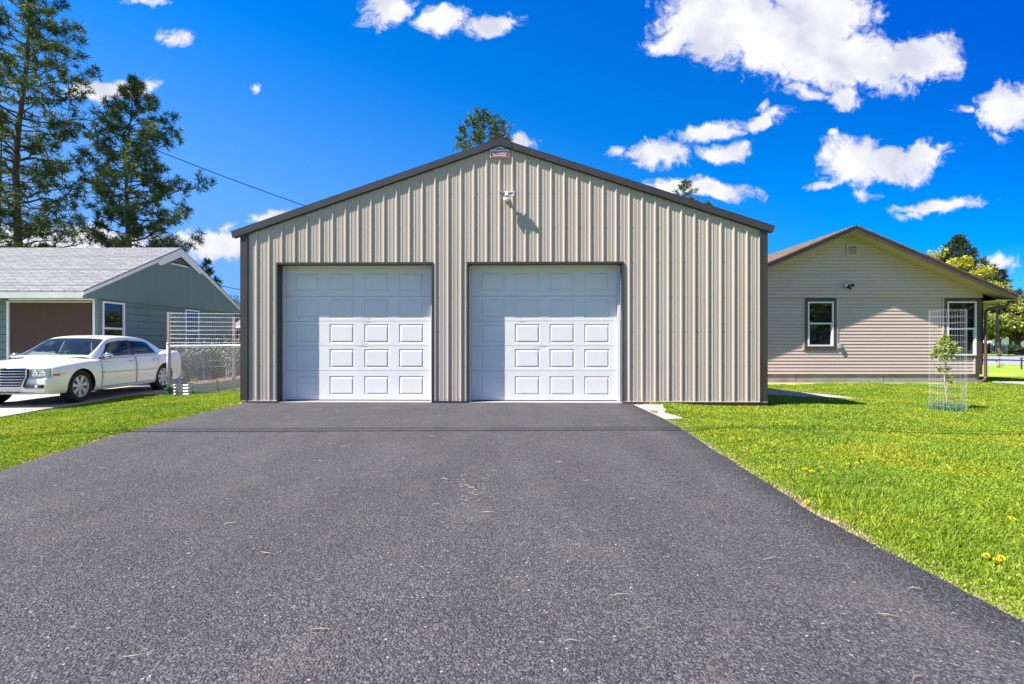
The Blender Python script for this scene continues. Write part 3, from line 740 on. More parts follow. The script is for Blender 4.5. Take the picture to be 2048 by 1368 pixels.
def text(body, x, y, z, size, m, parent, name, sx=1.0, rx=PI/2):
    c = bpy.data.curves.new(name, 'FONT'); c.body = body; c.size = size; c.align_x = 'CENTER'; c.align_y = 'CENTER'; c.extrude = .0006
    c.materials.append(m); c.offset = size*.018; c.resolution_u = 3
    tmp = bpy.data.objects.new(name, c); COL.objects.link(tmp); bpy.context.view_layer.update()
    me = bpy.data.meshes.new_from_object(tmp.evaluated_get(bpy.context.evaluated_depsgraph_get())); bpy.data.objects.remove(tmp, do_unlink=True)
    if not me.materials: me.materials.append(m)
    o = bpy.data.objects.new(name, me); COL.objects.link(o); o.location = (x, y, z); o.rotation_euler = (rx, 0, 0); o.scale = (sx, 1, 1); o.parent = parent
    return o
text('STIMSON', mid, -.0562, sz1+.040, .062, M['sign_navy'], sg, 'lettering', .92)
text('Better Built Buildings, Inc.', mid, -.0585, sz1-.033, .036, M['sign_white'], sg, 'lettering', .74)
text('509.244.2636', mid, -.0585, sz1-.074, .042, M['sign_white'], sg, 'lettering', 1.0)

# flood light on the garage
fl = thing('floodlight', 'white twin-head motion floodlight mounted high on the garage front', 'floodlight', (0, GY+.0, 0), -GA)
lu, lz = GU(1013.5), GZ(393, 1013)
M['lamp_white'] = mat('white_enamel', (.80,.80,.80), (.74,.74,.74), scale=20, rough=.35)
M['lens'] = mat('grey_lens', (.30,.31,.34), (.38,.39,.42), scale=60, rough=.25)
b = MB(); b.lathe([(0,0),(.055,0),(.055,-.015),(.04,-.035),(.022,-.04),(.022,-.14)], 20, 'Y', (lu, 0, lz-.045)); b.build('mount', M['lamp_white'], fl, smooth_=False)
b = MB(); b.box(lu-.032, -.165, lz-.035, lu+.032, -.085, lz+.042); b.build('housing', M['lamp_white'], fl, bevel=.01)
for s in (-1, 1):
    x0, x1 = lu+s*.028, lu+s*.132
    y0, y1 = -.145, -.17
    fr = [(x0, y0, lz+.028), (x1, y1, lz+.036), (x1-s*.012, y1, lz-.044), (x0, y0, lz-.036)]
    b = MB(); b.prism(fr, (s*.0, .05, .0)); 
    b.prism([(x0, y0-.022, lz+.032), (x1+s*.004, y1-.022, lz+.040), (x1+s*.004, y1-.022, lz+.034), (x0, y0-.022, lz+.026)], (0, .07, 0))
    b.prism([(x1+s*.004, y1-.02, lz+.036), (x1-s*.004, y1-.02, lz+.036), (x1-s*.016, y1-.02, lz-.044), (x1-s*.008, y1-.02, lz-.044)], (0, .06, 0))
    h = b.build('lamp_head', M['lamp_white'], fl, fixn=True)
    q = MB(); ins = .010
    q.prism([(x0+s*ins, y0-.003, lz+.018), (x1-s*ins, y1-.003, lz+.025), (x1-s*(ins+.01), y1-.003, lz-.034), (x0+s*ins, y0-.003, lz-.028)], (0, .002, 0)); q.build('lens', M['lens'], h, fixn=True)
b = MB(); b.lathe([(0,.0),(.018,.0),(.02,-.02),(.03,-.03),(.032,-.055),(.02,-.075),(0,-.08)], 16, 'Z', (lu+.003, -.125, lz-.04)); b.build('motion_sensor', M['lamp_white'], fl, smooth_=True)

# ------------------------------------------------------------------ lap siding helper
def laps(mb, x0f, x1f, z0, z1, pitch, th, plane, holes=(), axis='x', out=-1, phase=0, gr=.13, gd=.012):
    """horizontal courses; x0f/x1f give the ends at height z; holes: (xa, xb, za, zb). out: sign of the outward direction"""
    n = int(math.ceil((z1-z0)/pitch-1e-6))
    for i in range(n):
        a = z0+i*pitch; c = min(a+pitch, z1); mid_ = (a+c)/2
        segs = [(x0f(a), x1f(a), x0f(c), x1f(c))]
        for (ha, hb, hza, hzb) in holes:
            if hza < mid_ < hzb:
                ns = []
                for s in segs:
                    if hb <= s[0] or ha >= s[1]: ns.append(s); continue
                    if s[0] < ha: ns.append((s[0], ha, s[2], ha))
                    if s[1] > hb: ns.append((hb, s[1], hb, s[3]))
                segs = ns
        for (ba, bb, ta, tb) in segs:
            o = out*th
            def p(x, off, z): return (x, plane+off, z) if axis == 'x' else (plane+off, x, z)
            m2 = a+pitch*(1-gr)
            f = min(1, (m2-a)/max(1e-6, c-a)); ma = ba+(ta-ba)*f; mb2 = bb+(tb-bb)*f; zz = min(m2, c)
            mb.quad(p(ba, -out*gd, a), p(bb, -out*gd, a), p(bb, o, a+.002), p(ba, o, a+.002))
            g0 = -out*gd
            mb.quad(p(ba, o, a+.002), p(bb, o, a+.002), p(mb2, 0, zz), p(ma, 0, zz))
            if c > zz+1e-4: mb.quad(p(ma, 0, zz), p(mb2, 0, zz), p(mb2, g0, zz+.001), p(ma, g0, zz+.001)); mb.quad(p(ma, g0, zz+.001), p(mb2, g0, zz+.001), p(tb, g0, c), p(ta, g0, c))

# ------------------------------------------------------------------ house on the right
RY = 16.5; sR = F/RY
def RX(px): return (px-1024)/sR
def RZ(py): return CAMZ+(684-py)/sR
hr = thing('house', 'tan vinyl sided house with brown gable trim on the lawn right of the garage', 'house')
RK = 15.9
pk = (RX(0)*0+(1712-1024)*RK/F, CAMZ+(684-450)*RK/F); tip = ((2035-1024)*RK/F, CAMZ+(684-588)*RK/F)
slope = (pk[1]-tip[1])/(tip[0]-pk[0])
def rtop(x): return pk[1]-slope*abs(x-pk[0])
xr = RX(1963); xl = 2*pk[0]-xr; xeave = tip[0]; xle = 2*pk[0]-tip[0]
zstep = RZ(595); zf = RZ(748)
def invx(z, side):
    d = (pk[1]-.16-z)/slope; return pk[0]+side*d
gb_ = MB(); laps(gb_, lambda z: max(xl-.02, invx(z, -1)), lambda z: min(xr+.0, invx(z, 1)), zstep, pk[1]-.2, .1068, .013, RY-.045)
gb_.box(xl, RY-.045, zstep-.012, xr, RY+.0, zstep-.0)
gb_.build('gable_wall', M['vinyl'], hr)
w1 = (RX(1608), RX(1672), RZ(699), RZ(597)); w2 = (RX(1887), RX(1963)+.1, RZ(714), RZ(595))
lw = MB(); laps(lw, lambda z: xl, lambda z: RX(1950), zf, zstep-.012, .1068, .014, RY, [(w1[0]+.03, w1[1]-.03, w1[2]+.05, w1[3]), (w2[0]+.03, w2[1], w2[2]+.05, w2[3]+1)])
lw.box(RX(1884), RY-.03, w2[2], RX(1887), RY-.0, zstep-.014); lw.box(RX(1946.5), RY-.03, zf, RX(1949.5), RY, w2[2]-.002)
lw.box(RX(1605), RY-.028, w1[2]-.02, RX(1608), RY, zstep-.014); lw.box(RX(1672), RY-.028, w1[2]-.02, RX(1675), RY, zstep-.014)
lw.build('front_wall', M['vinyl'], hr)
b = MB(); b.box(xl, RY+.02, -.5, xr-.05, 30, zf+.002); b.build('foundation', M['concrete_dark'], hr)
for x in (7.6, 9.1, 11.9, 13.4):
    b = MB(); b.box(x, RY+.016, -.4, x+.012, RY+.0205, zf-.01); b.build('foundation_joint', M['dark_trim'], hr)
# the other walls
b = MB(); laps(b, lambda z: RY, lambda z: 30, zf, RZ(600), .1068, .013, xr-.02, axis='y', out=1); b.build('side_wall', M['vinyl'], hr)
b = MB(); laps(b, lambda z: RY, lambda z: 30, zf, RZ(600), .1068, .013, xl, axis='y', out=-1); b.build('side_wall', M['vinyl'], hr)
b = MB(); b.prism([(xl, 30, zf), (xr-.02, 30, zf), (xr-.02, 30, 2.4), (pk[0], 30, pk[1]-.2), (xl, 30, 2.4)], (0, -.03, 0)); b.build('back_wall', M['vinyl'], hr)
# roof
for side, xe in ((-1, xle), (1, xeave)):
    ze = rtop(xe)
    b = MB(); b.prism([(pk[0], RK-.02, pk[1]), (xe, RK-.02, ze), (xe, RK-.02, ze-.03), (pk[0], RK-.02, pk[1]-.03)], (0, 14.6, 0))
    n = 24
    for i in range(n):
        t0, t1 = i/n, (i+1)/n; xa, xb = pk[0]+(xe-pk[0])*t0, pk[0]+(xe-pk[0])*t1
        b.prism([(xa, RK-.015, rtop(xa)), (xb, RK-.015, rtop(xb)), (xb, RK-.015, rtop(xb)+.013), (xa, RK-.015, rtop(xa)+.003)], (0, 14.6, 0))
    b.build('roof', M['brown_shingle'], hr, fixn=True)
    b = MB(); T = .185
    b.prism([(pk[0], RK, pk[1]-.031), (xe, RK, ze-.031), (xe, RK, ze-T), (pk[0], RK, pk[1]-T)], (0, .025, 0))
    b.prism([(pk[0], RK-.012, pk[1]-.031), (xe, RK-.012, ze-.031), (xe, RK-.012, ze-.075), (pk[0], RK-.012, pk[1]-.075)], (0, .011, 0))
    b.build('rake_board', M['brown_trim'], hr, fixn=True)
    zs = RZ(600)
    xs_in = invx(zs, side)
    b = MB(); b.prism([(pk[0], RK+.026, pk[1]-.165), (xe, RK+.026, ze-.165), (xe, RK+.026, ze-.18), (pk[0], RK+.026, pk[1]-.18)], (0, RY-.06-RK-.026+.03, 0))
    b.prism([(xe-side*.03, RK+.03, ze-.176), (xe-side*.03, RK+.03, ze-.186), ((xr if side > 0 else xl), RK+.03, ze-.186), ((xr if side > 0 else xl), RK+.03, ze-.176)], (0, 14, 0))
    b.build('soffit', M['soffit'], hr, fixn=True)
    b = MB(); b.box(min(xe, xe-side*.02), RK+.03, ze-.185, max(xe, xe-side*.02), 30.4, ze-.033); b.build('fascia', M['brown_trim'], hr)
# gutters and downspout
b = MB(); ze = rtop(xeave)
b.prism([(xeave+.002, RK-.02, ze-.03), (xeave+.002, RK-.02, ze-.12), (xeave+.07, RK-.02, ze-.12), (xeave+.125, RK-.02, ze-.03), (xeave+.115, RK-.02, ze-.03), (xeave+.066, RK-.02, ze-.112), (xeave+.01, RK-.02, ze-.112), (xeave+.01, RK-.02, ze-.03)], (0, 14.4, 0))
gt = b.build('gutter', M['brown_trim'], hr, fixn=True)
b = MB(); b.tube([(xeave-.02, RY-.35, ze-.12), (xeave-.02, RY-.35, ze-.25), (xeave-.06, RY-.33, ze-.33), (xeave-.15, RY-.3, ze-.37), (xr+.14, RY-.14, 2.13), (xr+.07, RY-.10, 2.07), (xr+.05, RY-.09, 1.95), (xr+.05, RY-.09, .0), (xr+.03, RY-.1, -.08), (xr-.05, RY-.13, -.14), (xr-.26, RY-.22, -.20)], .042, 10)
b.build('downspout', M['brown_trim'], hr, smooth_=True)
# windows
def window(parent, x0, x1, z0, z1, y, wt, wb, wl_, wr_, rail, extra=(), curtain=False, name='window', glass='glass', frame=.045, trimm='brown_trim', depth=.1):
    b = MB(); o = y-.035
    if wt: b.box(x0-wl_, o, z1, x1+wr_, y+.02, z1+wt)
    if wb: b.box(x0-wl_, o-.006, z0-wb, x1+wr_, y+.02, z0)
    if wl_: b.box(x0-wl_, o, z0, x0, y+.02, z1)
    if wr_: b.box(x1, o, z0, x1+wr_, y+.02, z1)
    w = b.build(name, M[trimm], parent)
    b = MB(); f = frame; o2 = o-.010
    b.box(x0, o2, z0, x0+f, y+.05, z1); b.box(x1-f, o2, z0, x1, y+.05, z1); b.box(x0+f, o2, z1-f, x1-f, y+.05, z1); b.box(x0+f, o2, z0, x1-f, y+.05, z0+f)
    b.box(x0+f, o2+.008, rail-.025, x1-f, y+.045, rail+.025)
    b.box(x0+f, o2+.02, z0+f, x0+f+.022, y+.04, rail-.025); b.box(x1-f-.022, o2+.02, z0+f, x1-f, y+.04, rail-.025); 
    b.build('window_frame', M['white_vinyl'], w, bevel=.003)
    b = MB(); b.box(x0+f, y-.004, rail+.025, x1-f, y, z1-f); b.build('pane', M[glass], w)
    b = MB(); b.box(x0+f+.022, y+.012, z0+f, x1-f-.022, y+.016, rail-.025); b.build('pane', M[glass], w)
    if extra:
        b = MB()
        for z in extra: b.box(x0+f, y+.06, z-.015, x1-f, y+.09, z+.015)
        b.box(x1-f-.05, y+.06, min(extra), x1-f-.02, y+.09, max(extra))
        b.build('inner_bar', M['white_vinyl'], w)
    # the room behind
    b = MB(); D = 1.6
    b.quad((x0-.3, y+D, z0-.3), (x1+.3, y+D, z0-.3), (x1+.3, y+D, z1+.2), (x0-.3, y+D, z1+.2))
    for (p, q) in (((x0-.3), (x0-.3)), ((x1+.3), (x1+.3))): b.quad((p, y+.055, z0-.3), (q, y+D, z0-.3), (q, y+D, z1+.2), (p, y+.055, z1+.2))
    b.quad((x0-.3, y+.055, z1+.2), (x1+.3, y+.055, z1+.2), (x1+.3, y+D, z1+.2), (x0-.3, y+D, z1+.2)); b.quad((x0-.3, y+.055, z0-.3), (x1+.3, y+.055, z0-.3), (x1+.3, y+D, z0-.3), (x0-.3, y+D, z0-.3))
    b.build('room_lining', M['dark_inside'], w)
    if curtain:
        b = MB(); n = 60; a0 = x0+f+.45*(x1-x0) if curtain == 'right' else x0+f; 
        for i in range(n):
            xa, xb = a0+(x1-f-a0)*i/n, a0+(x1-f-a0)*(i+1)/n
            ya, yb = y+.16+.025*math.sin(i*1.3), y+.16+.025*math.sin((i+1)*1.3)
            b.quad((xa, ya, z0-.1), (xb, yb, z0-.1), (xb, yb, z1+.1), (xa, ya, z1+.1))
        b.build('curtain', M['curtain'], w, smooth_=True)
    return w
window(hr, RX(1614.5), RX(1666), RZ(692.5), RZ(603.5), RY, RZ(597)-RZ(603.5), RZ(692.5)-RZ(699.5), RX(1614.5)-RX(1608), RX(1672)-RX(1666), RZ(647), (RZ(624), RZ(664)))
window(hr, RX(1893), RX(1951), RZ(711), RZ(603), RY, RZ(595.5)-RZ(603)-.016, RZ(711)-RZ(714), RX(1893)-RX(1887), xr-RX(1951), RZ(657.5), curtain='right')
b = MB(); b.box(RX(1950), RY-.034, zf-.01, xr, RY+.02, RZ(714.2)); b.box(xr-.005, RY+.02, zf-.01, xr+.012, RY+.12, zstep-.02); b.build('corner_board', M['brown_trim'], hr)
# vent
vx0, vx1, vz0, vz1 = RX(1690), RX(1713), RZ(513), RZ(489)
b = MB(); y0 = RY-.085; e = .055
b.box(vx0, y0, vz0, vx0+e, RY-.04, vz1); b.box(vx1-e, y0, vz0, vx1, RY-.04, vz1); b.box(vx0+e, y0, vz1-e, vx1-e, RY-.04, vz1); b.box(vx0+e, y0, vz0, vx1-e, RY-.04, vz0+e)
v = b.build('vent', M['vinyl'], hr, bevel=.003)
b = MB(); b.box(vx0+e, RY-.05, vz0+e, vx1-e, RY-.04, vz1-e, 1)
for i in range(5):
    z = vz0+e+.01+i*(vz1-vz0-2*e)/5
    b.prism([(vx0+e, RY-.08, z), (vx0+e, RY-.08, z+.006), (vx0+e, RY-.05, z+.05), (vx0+e, RY-.05, z+.044)], (vx1-vx0-2*e, 0, 0))
b.build('louver', [M['vinyl'], M['dark_inside']], v, fixn=True)
# spot light on the house
sp = thing('spotlight', 'small dark twin spotlight on the tan house gable above its windows', 'spotlight')
lx, lzz = RX(1692.5), RZ(573)
b = MB(); b.lathe([(0,-.0),(.06,-.0),(.06,-.02),(.04,-.035),(0,-.035)], 16, 'Y', (lx+.02, RY-.058, lzz-.01)); b.build('mount', M['black'], sp)
for s, dz_ in ((-1, .02), (1, .04)):
    b = MB(); c0 = Vector((lx+.02, RY-.11, lzz-.01)); c1 = Vector((lx+s*.13, RY-.2, lzz+dz_))
    b.tube([c0, c0.lerp(c1, .4), c0.lerp(c1, .55), c1], [.014, .018, .045, .06], 14); h = b.build('lamp_head', M['black'], sp, smooth_=False)
    q = MB(); d_ = (c1-c0).normalized(); q.tube([c1, c1+d_*.006], [.052, .05], 14); q.build('lens', M['curtain'], h)
b = MB(); b.tube([(lx+.02, RY-.1, lzz-.02), (lx+.05, RY-.15, lzz-.09)], .03, 12); b.build('motion_sensor', M['black'], sp)
# small box beside the window
ub = thing('outlet_box', 'small grey outlet box with a pipe on the tan siding by the window corner', 'outlet box')
b = MB(); x = RX(1677); b.box(x-.03, RY-.09, RZ(695)-.02, x+.07, RY-.014, RZ(690)+.05); b.build('box', M['galv'], ub, bevel=.008)
b = MB(); b.tube([(x+.02, RY-.05, RZ(690)+.05), (x+.02, RY-.05, RZ(690)+.16)], .012, 8); b.build('pipe', M['galv'], ub)

# ------------------------------------------------------------------ house on the left
hl = thing('house', 'grey green house with a pale shingle roof behind the white car', 'house')
XR = -12.35; XW = -12.42; Y1, YP, Y3 = 14.8, 19.19, 23.57
ZE, ZP = 2.55, 4.59; GL = -.30; FY = 15.45; BY = 23.0
M['grey_shingle'] = None
def shingle_mat():
    m = bpy.data.materials.new('pale_grey_shingles'); m.use_nodes = True
    N = m.node_tree.nodes; L = m.node_tree.links; b = N['Principled BSDF']
    t = N.new('ShaderNodeTexCoord'); mp = N.new('ShaderNodeMapping'); mp.inputs['Scale'].default_value = (1,1.11,1); L.new(t.outputs['Object'], mp.inputs[0])
    br = N.new('ShaderNodeTexBrick'); br.inputs['Scale'].default_value = 1.0; br.inputs['Brick Width'].default_value = .33; br.inputs['Row Height'].default_value = .135; br.inputs['Mortar Size'].default_value = .011; br.offset = .37; br.inputs['Mortar Smooth'].default_value = .3
    br.inputs['Color1'].default_value = (.18,.177,.185,1); br.inputs['Color2'].default_value = (.25,.245,.255,1); br.inputs['Mortar'].default_value = (.07,.07,.075,1)
    L.new(mp.outputs[0], br.inputs['Vector'])
    n = N.new('ShaderNodeTexNoise'); n.inputs['Scale'].default_value = 2.2; n.inputs['Detail'].default_value = 9; n.inputs['Roughness'].default_value = .7; L.new(t.outputs['Object'], n.inputs['Vector'])
    mr = N.new('ShaderNodeMapRange'); mr.inputs['To Min'].default_value = .8; mr.inputs['To Max'].default_value = 1.18; L.new(n.outputs['Fac'], mr.inputs['Value'])
    h = N.new('ShaderNodeHueSaturation'); L.new(br.outputs['Color'], h.inputs['Color']); L.new(mr.outputs[0], h.inputs['Value']); L.new(h.outputs[0], b.inputs['Base Color'])
    b.inputs['Roughness'].default_value = .95
    bp = N.new('ShaderNodeBump'); bp.inputs['Distance'].default_value = .012; bp.invert = True; L.new(br.outputs['Fac'], bp.inputs['Height']); L.new(bp.outputs[0], b.inputs['Normal'])
    return m
M['grey_shingle'] = shingle_mat()
XLL = -30
sl = (ZP-ZE)/(YP-Y1)
def ztop(y): return ZP-sl*abs(y-YP)
for (ye, s) in ((Y1, 1), (Y3, -1)):
    b = MB(); ze = ztop(ye)
    b.prism([(XR+.03, ye, ze), (XR+.03, YP, ZP), (XR+.03, YP, ZP-.035), (XR+.03, ye, ze-.035)], (XLL-XR, 0, 0))
    n = 33
    for i in range(n):
        ya, yb = ye+(YP-ye)*i/n, ye+(YP-ye)*(i+1)/n
        b.prism([(XR+.028, ya, ztop(ya)+.016), (XR+.028, yb, ztop(yb)+.003), (XR+.028, yb, ztop(yb)-.001), (XR+.028, ya, ztop(ya)-.001)], (XLL-XR+.01, 0, 0))
    b.build('roof', M['grey_shingle'], hl, fixn=True)
# rake boards (pale) on the gable plane
for (ye, s) in ((Y1, 1), (Y3, -1)):
    b = MB(); ze = ztop(ye); T = .12
    b.prism([(XR+.0, ye, ze-.036), (XR+.0, YP, ZP-.036), (XR+.0, YP, ZP-.036-T*1.1), (XR+.0, ye, ze-.036-T*.8)], (.025, 0, 0)); 
    ym = YP-s*1.25
    b.prism([(XR+.027, ym, ztop(ym)-.037), (XR+.027, YP, ZP-.037), (XR+.027, YP, ZP-.037-.30), (XR+.027, ym+s*.15, ztop(ym+s*.15)-.037-.27), (XR+.027, ym, ztop(ym)-.036-.18)], (.012, 0, 0))
    b.build('rake_board', M['white_paint'], hl, fixn=True)
b = MB(); b.box(XLL, Y1, ztop(Y1)-.036-.17, XR+.0, Y1+.03, ztop(Y1)-.036); b.build('fascia', M['fascia'], hl)
b = MB(); b.box(XLL, Y3-.03, ztop(Y3)-.2, XR, Y3, ztop(Y3)-.036); b.build('fascia', M['fascia'], hl)
b = MB(); b.box(XLL, Y1+.03, ZE-.175, XR-.05, FY, ZE-.16); b.build('soffit', M['teal'], hl)
# upper gable board with a slatted vent triangle at the peak
gz0 = 2.365
vy = 1.05
b = MB()
b.prism([(XR-.04, Y1+.03, gz0), (XR-.04, Y3-.03, gz0), (XR-.04, Y3-.03, ztop(Y3)-.04), (XR-.04, YP+vy, ztop(YP+vy)-.14), (XR-.04, YP+vy-.35, ztop(YP+vy)-.14), (XR-.04, YP-vy+.35, ztop(YP-vy)-.14), (XR-.04, YP-vy, ztop(YP-vy)-.14), (XR-.04, Y1+.03, ztop(Y1)-.04)], (.038, 0, 0))
b.build('upper_gable_wall', M['teal'], hl, fixn=True)
b = MB()
for i in range(7):
    z = ztop(YP-vy)-.14+.01+i*.062; hw = max(.05, (ZP-z-.1)/sl)
    b.prism([(XR-.12, YP-hw, z+.04), (XR-.12, YP+hw, z+.04), (XR-.03, YP+hw, z), (XR-.03, YP-hw, z)], (0, 0, .012))
b.build('gable_vent', M['fascia'], hl, fixn=True)
b = MB(); b.prism([(XR-.2, YP-vy, ztop(YP-vy)-.14), (XR-.2, YP+vy, ztop(YP-vy)-.14), (XR-.2, YP, ZP-.06)], (.05, 0, 0)); b.build('vent_backing', M['dark_inside'], hl, fixn=True)
b = MB(); b.box(XR+.0, YP-.55, ztop(YP-vy)-.20, XR+.05, YP+.35, ztop(YP-vy)-.165); b.build('vent_flashing', M['white_paint'], hl)
# walls
wn1 = (15.6, 16.5); wn2 = (19.56, 20.42); wz0, wz1 = .93, 2.33
b = MB(); laps(b, lambda z: FY+.1, lambda z: BY, -.05, gz0, .228, .014, XW, [(wn1[0]+.02, wn1[1]-.02, wz0, wz1), (wn2[0]+.02, wn2[1]-.02, wz0, wz1)], axis='y', out=1, gr=.09, gd=.02); b.build('side_wall', M['teal'], hl)
b = MB(); b.box(XW-.1, FY-.012, -.05, XW+.02, FY+.1, gz0); b.build('corner_board', M['teal'], hl)
b = MB(); b.box(XLL, FY+.03, -.5, XW-.03, BY-.03, -.048); b.build('foundation', M['concrete_dark'], hl)
b = MB(); laps(b, lambda z: XLL, lambda z: -15.14, -.05, gz0, .228, .014, FY, gr=.09, gd=.02); b.box(XLL, BY-.02, -.05, XW, BY, gz0); b.build('front_wall', M['teal'], hl)
b = MB(); b.box(-15.14, FY-.03, -.05, -15.08, FY+.02, 2.31); b.box(-12.56, FY-.03, -.05, -12.5, FY+.02, 2.36); b.box(-15.08, FY-.02, 2.33, -12.56, FY+.02, 2.375); b.build('opening_frame', M['white_paint'], hl)
b = MB(); b.quad((-15.08, FY+.9, -.05), (-12.56, FY+.9, -.05), (-12.56, FY+.9, 2.33), (-15.08, FY+.9, 2.33)); b.build('porch_back', M['dark_inside'], hl)
sh_ = thing('roller_shade', 'large brown roller shade pulled down over the porch opening behind the car', 'shade')
b = MB(); n = 30
for i in range(n):
    xa, xb = -15.05+2.44*i/n, -15.05+2.44*(i+1)/n
    ya, yb = FY+.012*math.sin(i*.9), FY+.012*math.sin((i+1)*.9)
    b.quad((xa, ya, 0), (xb, yb, 0), (xb, yb, 2.27), (xa, ya, 2.27))
b.build('shade_cloth', M['shade_cloth'], sh_, smooth_=True)
b = MB(); b.tube([(-15.07, FY-.01, 2.29), (-12.6, FY-.01, 2.285)], .022, 8); b.build('shade_roller', M['fascia'], sh_)
def side_window(y0, y1):
    """window on the wall that faces +X: built flat facing -Y, then turned"""
    w = window(hl, 0, y1-y0, wz0, wz1, 0, .0, .0, .0, .0, 1.50, name='window', frame=.06)
    return w
for (a, c) in (wn1, wn2):
    # a frame mesh facing +X
    e = .06; X0 = XW+.03
    b = MB(); b.box(XW-.05, a, wz0, X0, a+e, wz1); b.box(XW-.05, c-e, wz0, X0, c, wz1); b.box(XW-.05, a+e, wz1-e, X0, c-e, wz1); b.box(XW-.05, a+e, wz0, X0, c-e, wz0+e); b.box(XW-.04, a+e, 1.47, X0-.006, c-e, 1.53)
    w = b.build('window', M['white_vinyl'], hl, bevel=.004)
    b = MB(); b.box(XW-.02, a+e, 1.53, XW-.014, c-e, wz1-e); b.build('pane', M['glass'], w)
    b = MB(); b.box(XW-.03, a+e, wz0+e, XW-.024, c-e, 1.47); b.build('pane', M['glass'], w)
    b = MB(); b.box(XW-1.2, a+.9 if a < 17 else a-.2, wz0-.2, XW-1.15, c+1.2, wz1+.03); b.build('room_lining', M['dark_inside'], w)

# ------------------------------------------------------------------ white sedan
def crom(tab, x):
    """Catmull-Rom through a table of (x, v...) rows sorted by x"""
    n = len(tab); x = max(tab[0][0], min(tab[-1][0], x))
    i = 0
    while i < n-2 and x > tab[i+1][0]: i += 1
    p1, p2 = tab[i], tab[i+1]; p0 = tab[i-1] if i > 0 else p1; p3 = tab[i+2] if i+2 < n else p2
    t = (x-p1[0])/(p2[0]-p1[0]) if p2[0] > p1[0] else 0
    out = []
    for k in range(1, len(p1)):
        m1 = (p2[k]-p0[k])/(p2[0]-p0[0])*(p2[0]-p1[0]) if p2[0] != p0[0] else 0
        m2 = (p3[k]-p1[k])/(p3[0]-p1[0])*(p2[0]-p1[0]) if p3[0] != p1[0] else 0
        out.append((2*t**3-3*t**2+1)*p1[k]+(t**3-2*t**2+t)*m1+(-2*t**3+3*t**2)*p2[k]+(t**3-t**2)*m2)
    return out
# x, half width, height at the centre, height of the shoulder edge, underside
BT = [(-2.62,.74,1.0,.97,.40),(-2.58,.83,1.05,1.015,.32),(-2.45,.89,1.10,1.05,.27),(-2.1,.925,1.12,1.05,.24),(-1.6,.935,1.11,1.025,.23),(-.8,.94,1.06,.985,.22),
      (.2,.94,1.02,.965,.22),(.95,.94,.985,.93,.22),(1.5,.935,.955,.90,.23),(2.0,.925,.90,.85,.24),(2.22,.91,.865,.82,.25),(2.33,.89,.83,.795,.27),(2.38,.85,.795,.765,.29)]
WF, WR_, WRAD = 1.50, -1.55, .355
def flare(x):
    return .018*math.exp(-((x-WF)/.34)**2)+.018*math.exp(-((x-WR_)/.36)**2)
def section(x, n=30):
    w, zc, zs, zb = crom(BT, x); w += flare(x)
    ctl = [(0, zc), (w*.35, zc-.004), (w*.66, zc-.016-(zc-zs)*.25), (w*.84, zs+.012), (w*.93, zs-.028), (w*.975, zs-.10), (w*.995, zs-.2), (w, .56), (w*.995, .42), (w*.985, .33), (w*.955, zb+.03), (w*.88, zb), (w*.5, zb), (0, zb)]
    tb = [(i, y, z) for i, (y, z) in enumerate(ctl)]
    pts = []
    m = len(ctl)-1
    for k in range(n+1):
        y, z = crom(tb, m*k/n); pts.append((max(0, y), z))
    return pts
def side_y(x, z):
    pts = section(x, 90); best = None
    for (ya, za), (yb, zb) in zip(pts[25:-1], pts[26:]):
        if (za-z)*(zb-z) <= 0 and za != zb: return ya+(yb-ya)*(z-za)/(zb-za)
    return crom(BT, x)[0]
def frontx(y, z):
    """how far the nose is pushed forward at a height: bumper stands proud, corners round back"""
    a = abs(y)/.8
    return -.16*max(0, a-.45)**1.6 - .0*z
M['car_white'] = mat('pearl_white_paint', (.78,.765,.715), rough=.3, spec=.5, coat=.8)
M['chrome'] = mat('chrome', (.75,.76,.78), rough=.08, metal=1.0)
M['tyre'] = mat('tyre_rubber', (.008,.008,.0085), (.013,.013,.0135), scale=30, rough=.85)
M['alloy'] = mat('silver_alloy', (.50,.51,.53), rough=.3, metal=.25)
M['lamp_glass'] = mat('clear_lamp', (.55,.58,.60), (.82,.84,.86), scale=14, rough=.08, spec=.8, metal=.45)
M['amber'] = mat('amber_lens', (.55,.10,.015), rough=.2)
M['seam'] = mat('panel_gap', (.06,.06,.06), rough=.8)
car = thing('sedan', 'white sedan with chrome grille parked on the concrete drive beside the left house', 'car')
wheelF = Vector((-9.36-.02, 11.2, -.235)); head = Vector((.26, -3.04, 0)).normalized()
lat = Vector((-head.y, head.x, 0))                # car's left (+y local)
org = wheelF - head*WF - lat*(.90)
car.location = (org.x, org.y, -.235); car.rotation_euler = (0, 0, math.atan2(head.y, head.x))
# body shell with wheel arches cut
b = MB(); XS = sorted(set([round(v, 3) for v in list(np.linspace(-2.62, 2.38, 66))+[2.3, 2.34, 2.36, -2.6, -2.5]])); rings = []
for x in XS:
    h = section(x, 30)
    fr = smooth((x-1.9)/.45); bk = smooth((-2.1-x)/.45)
    ring = []
    for y, z in h:
        dx = fr*(-.20*max(0, abs(y)/.9-.45)**1.7) + bk*(.12*max(0, abs(y)/.9-.5)**1.7)
        # bumper stands proud of the nose below the lamps
        dx += fr*.055*smooth((.61-z)/.03)*smooth((z-.28)/.06)
        ring.append((x+dx, y, z))
    full = ring + [(p[0], -p[1], p[2]) for p in ring[-2:0:-1]]
    rings.append(full)
nn = len(rings[0]); vs = [p for R in rings for p in R]; fs = []
for i in range(len(XS)-1):
    for k in range(nn): fs.append((i*nn+k, i*nn+(k+1) % nn, (i+1)*nn+(k+1) % nn, (i+1)*nn+k))
